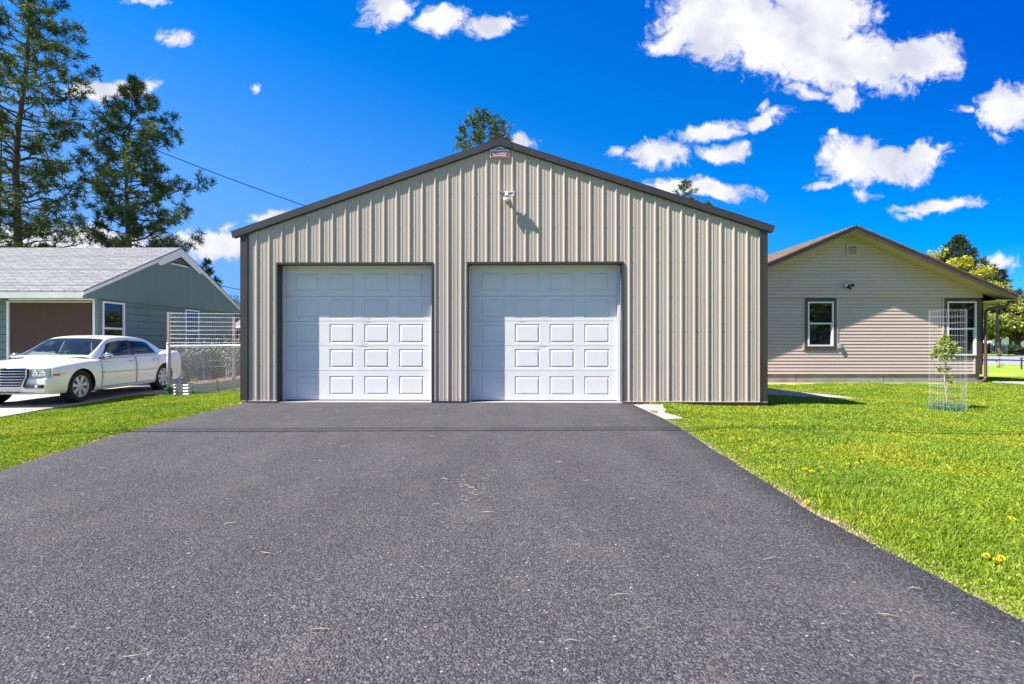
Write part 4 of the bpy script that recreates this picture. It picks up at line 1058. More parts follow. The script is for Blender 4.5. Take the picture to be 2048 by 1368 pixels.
def cap(o, flip):
    H = 30; out = []
    L_ = [o+k for k in range(H+1)]; R_ = [o]+[o+nn-k for k in range(1, H)]+[o+H]
    for k in range(H):
        f = [L_[k], L_[k+1], R_[k+1], R_[k]]
        f2 = []
        for q in f:
            if q not in f2: f2.append(q)
        out.append(tuple(f2[::-1] if flip else f2))
    return out
fs += cap(0, False)+cap((len(XS)-1)*nn, True)
b.add(vs, fs)
body = b.build('body', M['car_white'], car, smooth_=True, fixn=True)
cb = MB()
for wx in (WF, WR_):
    for s in (-1, 1): cb.lathe([(0, .55), (.398, .55), (.398, 1.3), (0, 1.3)] if s > 0 else [(0, -1.3), (.398, -1.3), (.398, -.55), (0, -.55)], 40, 'Y', (wx, 0, WRAD-.01))
cut = cb.build('cutter', M['black'], None)
bm = bmesh.new(); bm.from_mesh(cut.data); bmesh.ops.remove_doubles(bm, verts=bm.verts, dist=1e-5); bmesh.ops.dissolve_degenerate(bm, edges=bm.edges, dist=1e-6); bmesh.ops.recalc_face_normals(bm, faces=bm.faces); bm.to_mesh(cut.data); bm.free()
cut.parent = car
md = body.modifiers.new('arch', 'BOOLEAN'); md.object = cut; md.operation = 'DIFFERENCE'; md.solver = 'EXACT'
bpy.context.view_layer.update()
dg = bpy.context.evaluated_depsgraph_get()
nm_ = bpy.data.meshes.new_from_object(body.evaluated_get(dg)); body.modifiers.clear(); body.data = nm_; nm_.name = 'body'
bpy.data.objects.remove(cut, do_unlink=True)
body.data.materials.clear(); body.data.materials.append(M['car_white']); body.data.materials.append(M['black'])
bm = bmesh.new(); bm.from_mesh(body.data)
for f in bm.faces:
    c = f.calc_center_median(); f.material_index = 0
    for wx in (WF, WR_):
        if math.hypot(c.x-wx, c.z-WRAD+.01) < .397 and abs(c.y) > .5: f.material_index = 1; f.smooth = False
    if c.z < .24 and f.normal.z < -.5: f.material_index = 1
    if -1.9 < c.x < 1.02 and abs(c.y) < .74 and c.z > .9: f.material_index = 1
for e in bm.edges:
    if len(e.link_faces) == 2 and e.calc_face_angle(0) > .6: e.smooth = False
bm.to_mesh(body.data); bm.free()
# cabin
CT = [(-1.98,.60,1.075,.72),(-1.75,.62,1.20,.745),(-1.45,.625,1.335,.775),(-1.15,.63,1.425,.80),(-.8,.64,1.468,.815),(-.3,.645,1.485,.825),(.1,.635,1.468,.825),(.35,.64,1.42,.82),(.6,.685,1.28,.82),(.85,.735,1.13,.82),(1.1,.78,.985,.82)]
def belt(x): return crom(BT, x)[2]-.02
def cab(x, t):
    """t: 0 roof centre .. 1 roof edge .. 2 belt"""
    wr, zr, wb = crom(CT, x); zb = belt(x)-.01
    if t <= 1:
        y = wr*math.sin(t*PI/2*.97)**.9 if t > 0 else 0
        y = wr*(1-(1-t)**1.25); z = zr-.05*(t**3.2)*min(1, (zr-zb)/.3)
        return Vector((x, y, z))
    s = t-1; z0 = zr-.05*min(1, (zr-zb)/.3); y0 = wr
    q = s
    y = y0+(wb+.03-y0)*(1-(1-q)**1.35); z = z0+(zb-z0)*q
    return Vector((x, y, z))
def cabn(x, t):
    e = .01; a = cab(min(1.1, x+e), t)-cab(max(-1.98, x-e), t); c = cab(x, min(2, t+e))-cab(x, max(0, t-e))
    n = a.cross(c)
    if n.length < 1e-9: return Vector((0, 0, 1))
    n.normalize()
    if n.z < 0 and t < 1: n = -n
    if t >= 1 and n.y < 0: n = -n
    return n
b = MB(); CX = np.linspace(-1.98, 1.1, 110); TT = list(np.linspace(0, 1, 20))+list(np.linspace(1.05, 2, 20)); rows = []
for x in CX:
    r = [cab(x, t) for t in TT]; rows.append(r+[Vector((p.x, -p.y, p.z)) for p in r[1:]])
h = len(TT); vs = [p for r in rows for p in r]; fs = []; w_ = 2*h-1
for i in range(len(CX)-1):
    xm = (CX[i]+CX[i+1])/2
    def open_(k):
        tm = (TT[k]+TT[k+1])/2
        if tm < .88 and (.40 < xm < 1.02 or -1.84 < xm < -1.26): return True
        if 1.2 < tm < 1.87:
            q = (1.90-tm)/.73; q = max(0, min(1, q))
            if -.27 < xm < .93-.52*q or -1.36+.23*q < xm < -.42: return True
        return False
    for k in range(h-1):
        if not open_(k): fs.append((i*w_+k, i*w_+k+1, (i+1)*w_+k+1, (i+1)*w_+k))
    idx = [0]+[h+k for k in range(h-1)]
    for k in range(h-1):
        if not open_(k): fs.append((i*w_+idx[k+1], i*w_+idx[k], (i+1)*w_+idx[k], (i+1)*w_+idx[k+1]))
b.add(vs, fs); b.build('roof', M['car_white'], car, smooth_=True)
def patch(name, xa, xb, ta, tb, m, both_sides=False, off=.006, nx=16, nt=12, sgn=1, lift=0):
    """a pane lying on the cabin; xa/xb and ta/tb may be functions of t / x"""
    b = MB()
    for s in ((1, -1) if both_sides else (sgn,)):
        vs = []
        for i in range(nx+1):
            for k in range(nt+1):
                tt = k/nt
                x = xa(tt)+(xb(tt)-xa(tt))*i/nx if callable(xa) else xa+(xb-xa)*i/nx
                t0 = ta(x) if callable(ta) else ta; t1 = tb(x) if callable(tb) else tb
                t = t0+(t1-t0)*tt
                p = cab(x, t)+cabn(x, t)*off; vs.append((p.x, p.y*s, p.z))
        b.add(vs, [(i*(nt+1)+k, i*(nt+1)+k+1, (i+1)*(nt+1)+k+1, (i+1)*(nt+1)+k) for i in range(nx) for k in range(nt)])
    o = b.build(name, m, car, smooth_=True); me = o.data
    for p in me.polygons:
        q = p.center-Vector((p.center.x*.8-.3, 0, .6))
        if p.normal.dot(q) < 0: p.flip()
    me.update(); return o
patch('windshield', .37, 1.05, 0, .93, M['car_glass'], True)
patch('rear_window', -1.88, -1.22, 0, .88, M['car_glass'], True)
def sw(x0, x1, tilt0, tilt1, name, sgn):
    # side pane: from the belt up to just below the roof edge, raked at both ends
    f = lambda tt: x0+tilt0*(1-tt); g_ = lambda tt: x1+tilt1*(1-tt)
    return patch(name, f, g_, lambda x: 1.17, lambda x: 1.90, M['car_glass'], off=.007, sgn=sgn)
for sgn in (1, -1):
    sw(-.30, .96, 0, -.52, 'side_window', sgn)
    sw(-1.38, -.38, .23, 0, 'side_window', sgn)
    patch('window_pillar', -.40, -.28, 1.15, 1.92, M['black'], off=.0045, sgn=sgn, nx=2)
    # chrome line along the belt
    b = MB(); pts = []
    for x in np.linspace(-1.62, .98, 30):
        p = cab(x, 1.95); pts.append((p.x, sgn*(p.y+.008), p.z))
    b.tube(pts, .007, 5); b.build('belt_molding', M['chrome'], car, smooth_=True)
    # doors: skins 3 mm proud with gaps around them
    for (xa, xb, hx) in ((-.33, .90, -.16), (-1.26, -.345, -1.10)):
        b = MB(); nx_, nz_ = 14, 12; vs = []
        for i in range(nx_+1):
            for k in range(nz_+1):
                z = .30+(crom(BT, xa+(xb-xa)*i/nx_)[2]-.03-.30)*k/nz_
                x = xa+(xb-xa)*i/nx_
                if xa < -1:   # rear door follows the wheel arch
                    dzv = z-WRAD; lim = WR_+math.sqrt(max(0, .43**2-dzv**2)) if abs(dzv) < .43 else -9
                    x0 = max(xa+ (0 if z > .75 else 0), lim+.0) if z < .8 else xa
                    x = x0+(xb-x0)*i/nx_
                vs.append((x, sgn*(side_y(x, z)+.0035), z))
        b.add(vs, [(i*(nz_+1)+k, i*(nz_+1)+k+1, (i+1)*(nz_+1)+k+1, (i+1)*(nz_+1)+k) for i in range(nx_) for k in range(nz_)])
        # folded edge
        edge_i = [k for k in range(nz_+1)]+[i*(nz_+1)+nz_ for i in range(1, nx_+1)]+[nx_*(nz_+1)+k for k in range(nz_-1, -1, -1)]+[i*(nz_+1) for i in range(nx_-1, 0, -1)]
        base = len(b.v); ev = [(b.v[i][0], b.v[i][1]-sgn*.02, b.v[i][2]) for i in edge_i]; b.v += ev; ne = len(ev)
        for q in range(ne): b.f.append((edge_i[q], edge_i[(q+1) % ne], base+(q+1) % ne, base+q)); b.m.append(0)
        dr = b.build('door', M['car_white'], car, smooth_=True)
        s_ = MB(); ring = [(b.v[i][0], b.v[i][1]-sgn*.001, b.v[i][2]) for i in edge_i]; s_.tube(ring+[ring[0]], .0045, 4); s_.build('door_gap', M['seam'], dr)
        t_ = MB(); pts = []
        for x in np.linspace(max(xa, -1.18)+.03, xb-.03, 14):
            z = .615+.006*(x+1); pts.append((x, sgn*(side_y(x, z)+.004), z))
        t_.tube(pts, .013, 6); t_.build('door_molding', M['car_white'], dr, smooth_=True)
        t_ = MB(); t_.tube([(p[0], p[1]+sgn*.004, p[2]-.013) for p in pts], .004, 4); t_.build('molding_shadow_line', M['seam'], dr)  # thin dark tube stands in for the shadow under the molding
        hz_ = .845; h_ = MB(); pts = [(hx+.09, sgn*(side_y(hx+.09, hz_)+.004), hz_), (hx+.07, sgn*(side_y(hx, hz_)+.034), hz_+.003), (hx-.07, sgn*(side_y(hx, hz_)+.034), hz_+.006), (hx-.09, sgn*(side_y(hx-.09, hz_)+.004), hz_+.006)]
        h_.tube(pts, .018, 8); h_.build('door_handle', M['chrome'], dr, smooth_=True)
    # mirror
    p = cab(.78, 1.85); b = MB()
    b.tube([(.80, sgn*(p.y-.02), p.z+.01), (.79, sgn*(p.y+.09), p.z+.025)], .022, 8, mi=1)
    vs = []; fs = []; nu, nv = 10, 14
    for i in range(nu+1):
        a = PI*i/nu
        for k in range(nv):
            c_ = 2*PI*k/nv; vs.append((.79+.065*math.sin(a)*math.cos(c_), sgn*(p.y+.155+.115*-math.cos(a)), p.z+.065+.068*math.sin(a)*math.sin(c_)))
    for i in range(nu):
        for k in range(nv): fs.append((i*nv+k, i*nv+(k+1) % nv, (i+1)*nv+(k+1) % nv, (i+1)*nv+k))
    b.add(vs, fs, 0); b.build('side_mirror', [M['chrome'], M['black']], car, smooth_=True)
    # sill, lamps
    def nose(y, z, o=0):
        # nose surface at the lamps
        return 2.38+(-.20*max(0, abs(y)/.9-.45)**1.7)+o+.055*smooth((.61-z)/.03)*smooth((z-.28)/.06)
    b = MB(); vs = []; ny, nz_ = 10, 5
    zt = lambda y: .775; zb_ = lambda y: .615
    for i in range(ny+1):
        y = .59+.285*i/ny
        for k in range(nz_+1):
            z = zb_(y)+(zt(y)-zb_(y))*k/nz_
            back = -.0 if y < .80 else -((y-.80)/.08)**2*.06
            vs.append((nose(y, .7)+.012+back, sgn*y, z))
    for i in range(6):   # wraps round the corner
        pass
    b.add(vs, [(i*(nz_+1)+k, i*(nz_+1)+k+1, (i+1)*(nz_+1)+k+1, (i+1)*(nz_+1)+k) for i in range(ny) for k in range(nz_)])
    ed = [k for k in range(nz_+1)]+[i*(nz_+1)+nz_ for i in range(1, ny+1)]+[ny*(nz_+1)+k for k in range(nz_-1, -1, -1)]+[i*(nz_+1) for i in range(ny-1, 0, -1)]
    base = len(b.v); b.v += [(b.v[i][0]-.06, b.v[i][1], b.v[i][2]) for i in ed]; ne = len(ed)
    for q in range(ne): b.f.append((ed[q], ed[(q+1) % ne], base+(q+1) % ne, base+q)); b.m.append(0)
    hd = b.build('headlight', M['lamp_glass'], car)
    q = MB(); ring = [(b.v[i][0]+.002, b.v[i][1], b.v[i][2]) for i in ed]; q.tube(ring+[ring[0]], .006, 5); q.build('lamp_bezel', M['seam'], hd)
    q = MB()
    for yy_ in (.665, .79): q.lathe([(0, .0), (.05, .0), (.056, .02), (.040, .026), (0, .012)], 18, 'X', (nose(yy_, .7)+.004, sgn*yy_, .695))
    q.build('lamp_projector', M['chrome'], hd, smooth_=True)
    b = MB()
    for z in (.405, .425, .445): b.box(nose(.6, .45)-.02+.012, sgn*.50 if sgn > 0 else -.80, z-.006, nose(.6, .45)+.016, sgn*.80 if sgn > 0 else -.50, z+.006)
    b.box(nose(.65, .45)-.05, .50 if sgn > 0 else -.82, .388, nose(.6, .45)+.008, .82 if sgn > 0 else -.50, .462)
    fg = b.build('fog_lamp_housing', M['seam'], car, bevel=.004)
    q = MB(); q.lathe([(0, .014), (.028, .012), (.034, .0), (.034, -.03)], 18, 'X', (nose(.7, .45)+.02, sgn*.725, .425)); q.build('fog_lamp', M['lamp_glass'], fg, smooth_=True)
    b = MB(); x0 = 2.12; pts = [(x0+.11, sgn*(side_y(x0+.10, .64)-.02), .625), (x0+.11, sgn*(side_y(x0+.1, .64)-.02), .665), (x0-.02, sgn*(side_y(x0-.02, .64)-.004), .665), (x0-.02, sgn*(side_y(x0-.02, .64)-.004), .625)]
    b.prism(pts, (0, sgn*.016, 0)); b.build('side_marker', M['amber'], car, fixn=True)
# grille
b = MB(); gx = 2.385
def gw(z): return .52-.07*max(0, (.62-z)/.22)**1.5
pts = []
for i in range(15):
    z = .415+(.785-.415)*i/14; pts.append((z, gw(z)))
back = [(gx+.012+.03*smooth((.61-z)/.03), w, z) for z, w in pts]+[(gx+.012+.03*smooth((.61-z)/.03), -w, z) for z, w in pts[::-1]]
b.prism(back, (-.05, 0, 0)); grille = b.build('grille', M['black'], car, fixn=True)
b = MB(); ring = [(p[0]+.012, p[1], p[2]) for p in back]; b.tube(ring+[ring[0]], .012, 6)
b.build('grille_surround', M['chrome'], grille, smooth_=True)
b = MB()
for i in range(6):
    z = .455+i*.056; w = gw(z)-.008
    b.tube([(gx+.035, -w, z), (gx+.045, 0, z), (gx+.035, w, z)], .0085, 6)
b.build('grille_bars', M['chrome'], grille, smooth_=True)
for y in (-.3, -.1, .1, .3):
    b = MB(); b.box(gx+.01, y-.006, .43, gx+.028, y+.006, .77); b.build('grille_upright', M['seam'], grille)
b = MB(); b.lathe([(0,.014),(.025,.01),(.032,0),(.03,-.01)], 18, 'X', (gx+.04, 0, .79))
for s in (-1, 1): b.prism([(gx+.045, s*.03, .80), (gx+.045, s*.16, .815), (gx+.045, s*.14, .795), (gx+.045, s*.03, .775)], (-.012, 0, 0))
b.build('emblem', M['chrome'], grille)
b = MB()
for i in range(5): b.box(2.40, -.42+i*.17, .30, 2.425, -.42+i*.17+.14, .318)
b.build('lower_intake', M['black'], car)
# hood edges and bumper line, lamp eyebrows
b = MB()
for s in (-1, 1):
    pts = []
    for x in np.linspace(1.12, 2.30, 18):
        w, zc, zs, zb = crom(BT, x); pts.append((x+smooth((x-1.9)/.45)*(-.20*max(0, .8-.45)**1.7), s*(w+flare(x))*.80, zs+ (.012+.004) + (zc-zs)*.12))
    b = MB(); b.tube(pts, .004, 4); b.build('hood_gap', M['seam'], car)
    pts = [(x, s*(side_y(x, .66)+.001), .66) for x in np.linspace(1.93, 2.2, 8)]; b = MB(); b.tube(pts, .0035, 4); b.build('bumper_gap', M['seam'], car)
b = MB()
for s in (-1, 1):
    b.tube([(1.02, s*.1+.1, belt(1.0)+.045), (.86, s*.1+.32, 1.05), (.80, s*.1-.25, 1.09)], .007, 5)
b.build('wiper', M['black'], car)
# cabin contents seen through the glass
M['seat_cloth'] = mat('grey_seat_cloth', (.12,.13,.14), (.16,.17,.18), scale=20, rough=.9)
b = MB()
for s in (-1, 1):
    b = MB(); b.box(-.35, s*.38-.24, .85, -.15, s*.38+.24, 1.12); b.box(-.3, s*.38-.13, 1.12, -.2, s*.38+.13, 1.30)
    b.build('seat', M['seat_cloth'], car, bevel=.04)
# wheels
def wheel(x, sgn, first=None):
    if first is None:
        b = MB(); r = WRAD; pf = [(.235,-.10),(.30,-.112),(.335,-.108),(r-.003,-.085),(r,-.05),(r,.05),(r-.003,.085),(.335,.108),(.30,.112),(.235,.10)]
        b.lathe(pf, 48, 'Y'); ty = b.build('wheel', M['tyre'], car, smooth_=True)
        b = MB(); b.lathe([(.238,.098),(.232,.104),(.222,.10),(.214,.07),(.205,.0),(.205,-.09)], 40, 'Y')
        # seven tapered spokes and a hub
        for k in range(7):
            a = 2*PI*k/7+.2; ca, sa = math.cos(a), math.sin(a)
            def q(rad, off, y): return (rad*ca-off*sa, y, rad*sa+off*ca)
            v = [q(.045,-.022,.088), q(.045,.022,.088), q(.218,.046,.082), q(.218,-.046,.082), q(.045,-.026,.05), q(.045,.026,.05), q(.218,.05,.05), q(.218,-.05,.05)]
            b.add(v, [(0,1,2,3),(4,7,6,5),(0,4,5,1),(1,5,6,2),(2,6,7,3),(3,7,4,0)])
        b.lathe([(0,.096),(.03,.094),(.05,.086),(.055,.06)], 24, 'Y')
        rm = b.build('rim', M['alloy'], ty, bevel=.003)
        b = MB(); b.lathe([(0,.03),(.14,.03),(.14,.0),(.215,.0),(.215,-.02),(0,-.02)], 28, 'Y'); b.build('brake_disc', M['seam'], ty)
        w = ty
    else:
        w = first.copy(); COL.objects.link(w); w.parent = car
        for ch in list(first.children): c = ch.copy(); COL.objects.link(c); c.parent = w
    w.location = (x, sgn*.805, WRAD); w.rotation_euler = (0, 0, 0 if sgn > 0 else PI)
    return w
w0 = wheel(WF, 1); w0.rotation_euler = (0, 0, 0)
wheel(WR_, 1, w0); wheel(WF, -1, w0); wheel(WR_, -1, w0)

# ------------------------------------------------------------------ trees
def rvec(r): return Vector((r.gauss(0, 1), r.gauss(0, 1), r.gauss(0, 1))).normalized()
def tuft(V_, F_, c, d, r, n, L_, w_):
    """a spray of needles round the twig end c, pointing outward along d"""
    for _ in range(n):
        v = (d*.55+rvec(r)).normalized(); L = L_*r.uniform(.6, 1.15)
        s = v.cross(rvec(r)).normalized()*w_*r.uniform(.7, 1.3)
        o = len(V_); base = c+v*L*.08
        V_ += [tuple(base-s*.5), tuple(base+s*.5), tuple(base+v*L+s*.35), tuple(base+v*L-s*.35)]
        F_.append((o, o+1, o+2, o+3))
def make_pine(name, label, x, y, zb, H, radf, seed, lean=(0, 0), nb=110, zmin=.2, group=None, mt='needles', tn=16, tl=.34, tw=.06, trunk_r=.2, tufts=11, droop=.0, asym=0):
    r = random.Random(seed); t = thing(name, label, 'pine tree', (x, y, zb), 0, group)
    def ax(h): return Vector((lean[0]*h/H+.12*math.sin(h*.5+seed), lean[1]*h/H+.1*math.sin(h*.4), h))
    tb = MB(); pts = [ax(H*i/18) for i in range(19)]
    tb.tube(pts, [max(.012, trunk_r*(1-i/18)**.8) for i in range(19)], 9); tb.build('trunk', M['bark_pine'], t, smooth_=True)
    bb = MB(); V_, F_ = [], []
    for k in range(nb):
        hh = zmin+(1-zmin)*(k+r.random())/nb; h = hh*H*.985
        R = radf(hh)*r.uniform(.55, 1.08)
        if R < .15: R = .15
        a = k*2.399+r.uniform(-.5, .5); R *= 1+asym*math.cos(a); d = Vector((math.cos(a), math.sin(a), 0))
        up = .10+.55*hh**2+r.uniform(-.12, .12)-droop
        p0 = ax(h); n = 6; bp = [p0]
        for i in range(1, n+1):
            q = i/n; bp.append(p0+d*R*q+Vector((r.uniform(-.06, .06)*R, r.uniform(-.06, .06)*R, R*(up*q+.22*q*q-.10*q)+r.uniform(-.05, .05)*R)))
        bb.tube(bp, .030*R**.5*(.5+.5*trunk_r/.2), 4, r2=.008)
        ns = max(3, int(tufts*R/2.2))
        for j in range(ns):
            q = r.uniform(.28, 1)**.75; i = min(n-1, int(q*n)); base = bp[i].lerp(bp[i+1], q*n-i)
            sd = (d*r.uniform(.2, 1)+rvec(r)*.8+Vector((0, 0, .45))).normalized(); sl_ = R*r.uniform(.10, .30)*(1.15-q*.5)
            e = base+sd*sl_; bb.tube([base, e], .008, 3, r2=.004, caps=False)
            for m in range(r.choice((1, 2, 2))):
                tuft(V_, F_, e+rvec(r)*.14*(m > 0)-sd*.12*m, (sd+Vector((0, 0, .4))).normalized(), r, tn, tl*r.uniform(.75, 1.15), tw)
        tuft(V_, F_, bp[-1], d, r, tn, tl, tw); tuft(V_, F_, bp[-1]-d*.2, d, r, tn, tl, tw)
    for m in range(6): tuft(V_, F_, ax(H-.05*m*H*.03), Vector((0, 0, 1)), r, tn, tl, tw)
    bb.build('limbs', M['twig'], t)
    cb = MB(); cb.v = V_; cb.f = F_; cb.m = [0]*len(F_); cb.build('crown', M[mt], t)
    return t
def prof(tab): return lambda h: float(np.interp(h, [a for a, _ in tab], [b for _, b in tab]))
GB = -.4
# left of the garage
T1 = P(30, 0, 30)
make_pine('pine_tree', 'tallest pine at the left edge of the photo rising out of frame behind the roof', -29.2, 30, GB, 25.5, prof([(0,1.5),(.15,2.6),(.25,3.6),(.4,3.8),(.49,4.2),(.59,3.9),(.68,3.3),(.74,2.6),(.84,1.6),(1,.5)]), 11, lean=(1.1,0), nb=135, zmin=.17, group='pines behind the left house', trunk_r=.26, tufts=12, tn=15, tl=.33, tw=.034)
make_pine('pine_tree', 'medium pointed pine right of the tallest one behind the grey roof', -24.0, 32, GB, 17.9, prof([(0,1.5),(.2,2.4),(.3,3.0),(.45,3.2),(.57,3.15),(.70,2.5),(.8,1.8),(.87,1.45),(.94,.8),(1,.2)]), 5, lean=(.35,0), nb=115, zmin=.2, group='pines behind the left house', trunk_r=.20, tufts=13, asym=.28, tn=15, tl=.33, tw=.034)
make_pine('pine_tree', 'pine with a forked second trunk cut off by the left edge of the photo', -32.6, 32.5, GB, 16, prof([(0,1.5),(.3,2.6),(.6,2.6),(.8,1.8),(1,.3)]), 8, lean=(.4,0), nb=36, zmin=.2, group='pines behind the left house', trunk_r=.22, tufts=5, tn=9, tl=.3, tw=.045)
make_pine('pine_tree', 'low young pine between the two big pines at the roof line', -29.8, 33, GB, 7.6, prof([(0,2),(.5,2.3),(.8,1.4),(1,.3)]), 21, nb=40, zmin=.2, group='pines behind the left house', trunk_r=.1, tufts=8, tn=10, tl=.3, tw=.05)
make_pine('pine_tree', 'small pine whose tips show just over the right slope of the grey roof', -19.6, 33, GB, 6.6, prof([(0,1.4),(.5,1.3),(.8,.8),(1,.2)]), 22, nb=24, zmin=.3, group='pines behind the left house', trunk_r=.08, tufts=5, tn=9, tl=.3, tw=.05)
# behind the garage
make_pine('pine_tree', 'pine whose rounded leaning top shows left of the garage roof peak', -1.3, 40, GB, 19.0, prof([(0,2),(.6,2.3),(.84,2.5),(.90,2.0),(.95,1.35),(.98,1.1),(1,.7)]), 31, lean=(-1.2,0), nb=70, zmin=.66, group='pines behind the garage', trunk_r=.15, tufts=9, tn=9, tl=.32, tw=.055)
make_pine('pine_tree', 'pine whose small round top shows above the right slope of the garage roof', 15.0, 45, GB, 15.5, prof([(0,1.5),(.7,1.6),(.9,1.25),(.96,.85),(1,.3)]), 37, nb=30, zmin=.74, group='pines behind the garage', trunk_r=.12, tufts=5, tl=.24, tw=.05, tn=8)
make_pine('pine_tree', 'pine with only two tiny tips over the garage roof right slope', 17.2, 45, GB, 13.6, prof([(0,1.3),(.8,1.2),(.96,.6),(1,.15)]), 41, nb=30, zmin=.74, group='pines behind the garage', trunk_r=.13, tufts=5, tl=.28, tn=9)
# behind the right house
make_pine('pine_tree', 'dark pointed spruce above the yellow tree behind the tan house', 43.2, 50, GB, 11.6, prof([(0,3.4),(.4,3.6),(.65,2.9),(.8,1.6),(.92,.8),(1,.25)]), 51, nb=60, zmin=.52, group='pines behind the tan house', mt='needles_dark', trunk_r=.22, tufts=9, tl=.40, tw=.06, tn=11)
make_pine('pine_tree', 'smaller dark spruce near the right tip of the tan house roof', 47.3, 50, GB, 8.3, prof([(0,2.6),(.5,2.4),(.8,1.1),(1,.25)]), 53, nb=32, zmin=.6, group='pines behind the tan house', mt='needles_dark', trunk_r=.16, tufts=8, tl=.38, tw=.07, tn=10)

def make_leafy(name, label, cat, x, y, zb, H, R, seed, mt, leaf=.16, nleaf=9000, trunk_h=.3, zs=1.0, clumps=26, bark='twig', trunk_r=.14, group=None, spread=1.0, dens=1.0, multi=1):
    r = random.Random(seed); rg = np.random.default_rng(seed); t = thing(name, label, cat, (x, y, zb), 0, group)
    tb = MB(); lb = MB(); zc = trunk_h*H+(H-trunk_h*H)*.5; hh = (H-trunk_h*H)*.5
    for q in range(multi):
        o = Vector((r.uniform(-.25, .25)*(multi > 1), 0, 0)); tb.tube([o, o+Vector((r.uniform(-.1, .1), r.uniform(-.1, .1), trunk_h*H*.6)), Vector((r.uniform(-.3, .3)*R*.4*(multi > 1), 0, zc))], trunk_r, 8, r2=trunk_r*.4)
    tb.build('trunk', M[bark], t, smooth_=True)
    cs = []
    for k in range(clumps):
        while True:
            v = Vector((r.uniform(-1, 1), r.uniform(-1, 1), r.uniform(-1, 1)))
            if .25 < v.length < 1: break
        c = Vector((v.x*R*spread, v.y*R, zc+v.z*hh)); cs.append((c, R*r.uniform(.22, .42)))
        m_ = Vector((c.x*.4, c.y*.4, trunk_h*H*.8+(c.z-trunk_h*H*.8)*.45))
        lb.tube([Vector((0, 0, trunk_h*H*.7)), m_, c], trunk_r*.38, 5, r2=.012)
        for _ in range(3):
            e = c+rvec(r)*R*.3; lb.tube([c.lerp(m_, .3), e], .02, 3, r2=.006, caps=False)
    lb.build('limbs', M[bark], t)
    per = nleaf//clumps; V_ = []; 
    for c, cr in cs:
        k = per; d = rg.normal(size=(k, 3)); d /= np.linalg.norm(d, axis=1)[:, None]
        rad = cr*rg.random(k)**.45
        p = np.array(c)+d*rad[:, None]*np.array([1, 1, .75])
        a = rg.normal(size=(k, 3)); a /= np.linalg.norm(a, axis=1)[:, None]; b_ = np.cross(a, rg.normal(size=(k, 3))); b_ /= np.linalg.norm(b_, axis=1)[:, None]
        s = leaf*rg.uniform(.6, 1.3, k)[:, None]
        V_.append(np.stack([p-a*s, p+b_*s*.5, p+a*s, p-b_*s*.5], 1))
    V_ = np.concatenate(V_).reshape(-1, 3); n = len(V_)//4
    me = bpy.data.meshes.new('crown'); me.from_pydata(V_.tolist(), [], (np.arange(n)[:, None]*4+np.arange(4)).tolist()); me.materials.append(M[mt])
    o = bpy.data.objects.new('crown', me); COL.objects.link(o); o.parent = t
    return t
make_leafy('leafy_tree', 'bright yellow green leafy tree showing over the tan house right roof slope', 'tree', 33.0, 38, GB, 7.6, 2.1, 61, 'leaf_yellow', leaf=.13, nleaf=9000, trunk_h=.4, clumps=44)
make_leafy('leafy_tree', 'sparse budding tree with thin yellow leaves above the tan house roof', 'tree', 29.4, 37, GB, 8.6, 2.1, 63, 'leaf_yellow', leaf=.10, nleaf=1500, trunk_h=.3, clumps=22)
make_leafy('leafy_tree', 'rounded olive green tree right of the downspout at the right edge', 'tree', 60.8, 62, GB, 7.0, 3.4, 65, 'leaf_olive', leaf=.20, nleaf=13000, trunk_h=.26, clumps=46, trunk_r=.2, multi=3)
make_leafy('leafy_tree', 'tallest olive green tree cut off by the right edge of the photo', 'tree', 62.8, 58, GB, 7.4, 3.6, 66, 'leaf_olive', leaf=.24, nleaf=15000, trunk_h=.24, clumps=46, trunk_r=.2, multi=3)
make_leafy('leafy_tree', 'olive green tree close behind the downspout of the tan house', 'tree', 57.6, 64, GB, 6.4, 3.0, 67, 'leaf_olive', leaf=.24, nleaf=11000, trunk_h=.24, clumps=36, trunk_r=.2, multi=2)
make_leafy('leafy_tree', 'reddish twiggy tree seen under the right eave of the tan house', 'tree', 63.5, 70, GB, 8.4, 3.4, 68, 'leaf_rust', leaf=.16, nleaf=4200, trunk_h=.3, clumps=34, trunk_r=.12)
make_leafy('leafy_tree', 'bare budding tree in the gap between grey house and garage', 'tree', -18.2, 34, GB, 5.2, 1.0, 69, 'leaf_rust', leaf=.05, nleaf=500, trunk_h=.3, clumps=20, trunk_r=.05)
# far tree belt along the horizon
r = random.Random(90)
for i, (x, y, H, R) in enumerate([(-70,95,9,7),(-52,100,8,6),(-38,105,10,7),(60,105,9,7),(78,100,10,8),(95,95,9,7),(112,100,11,8),(-90,90,10,8)]):
    make_leafy('leafy_tree', ['broad grey green tree far off on the horizon left of the garage', 'broad grey green tree far off on the horizon right of the tan house'][x > 0], 'tree', x, y, -.6, H, R, 100+i, 'leaf_olive' if x > 0 else 'leaf_grey', leaf=.5, nleaf=3500, trunk_h=.12, clumps=22, trunk_r=.3, group='far trees '+('left of the garage' if x < 0 else 'right of the tan house'))
# trees across the street behind the camera, seen as reflections in the panes
for i, (x, y, H, R) in enumerate([(24,-20,9,5),(31,-17,10,5.5),(38,-20,9,5.5),(46,-19,9,5.5),(54,-17,9,5.5),(14,-26,10,5),(-26,-18,9,4)]):
    make_leafy('leafy_tree', 'leafy street tree reflected in the window panes of the houses', 'tree', x, y, -.3, H, R, 120+i, 'leaf_olive', leaf=.4, nleaf=4200, trunk_h=.08, clumps=30, trunk_r=.2, group='street trees reflected in the windows')

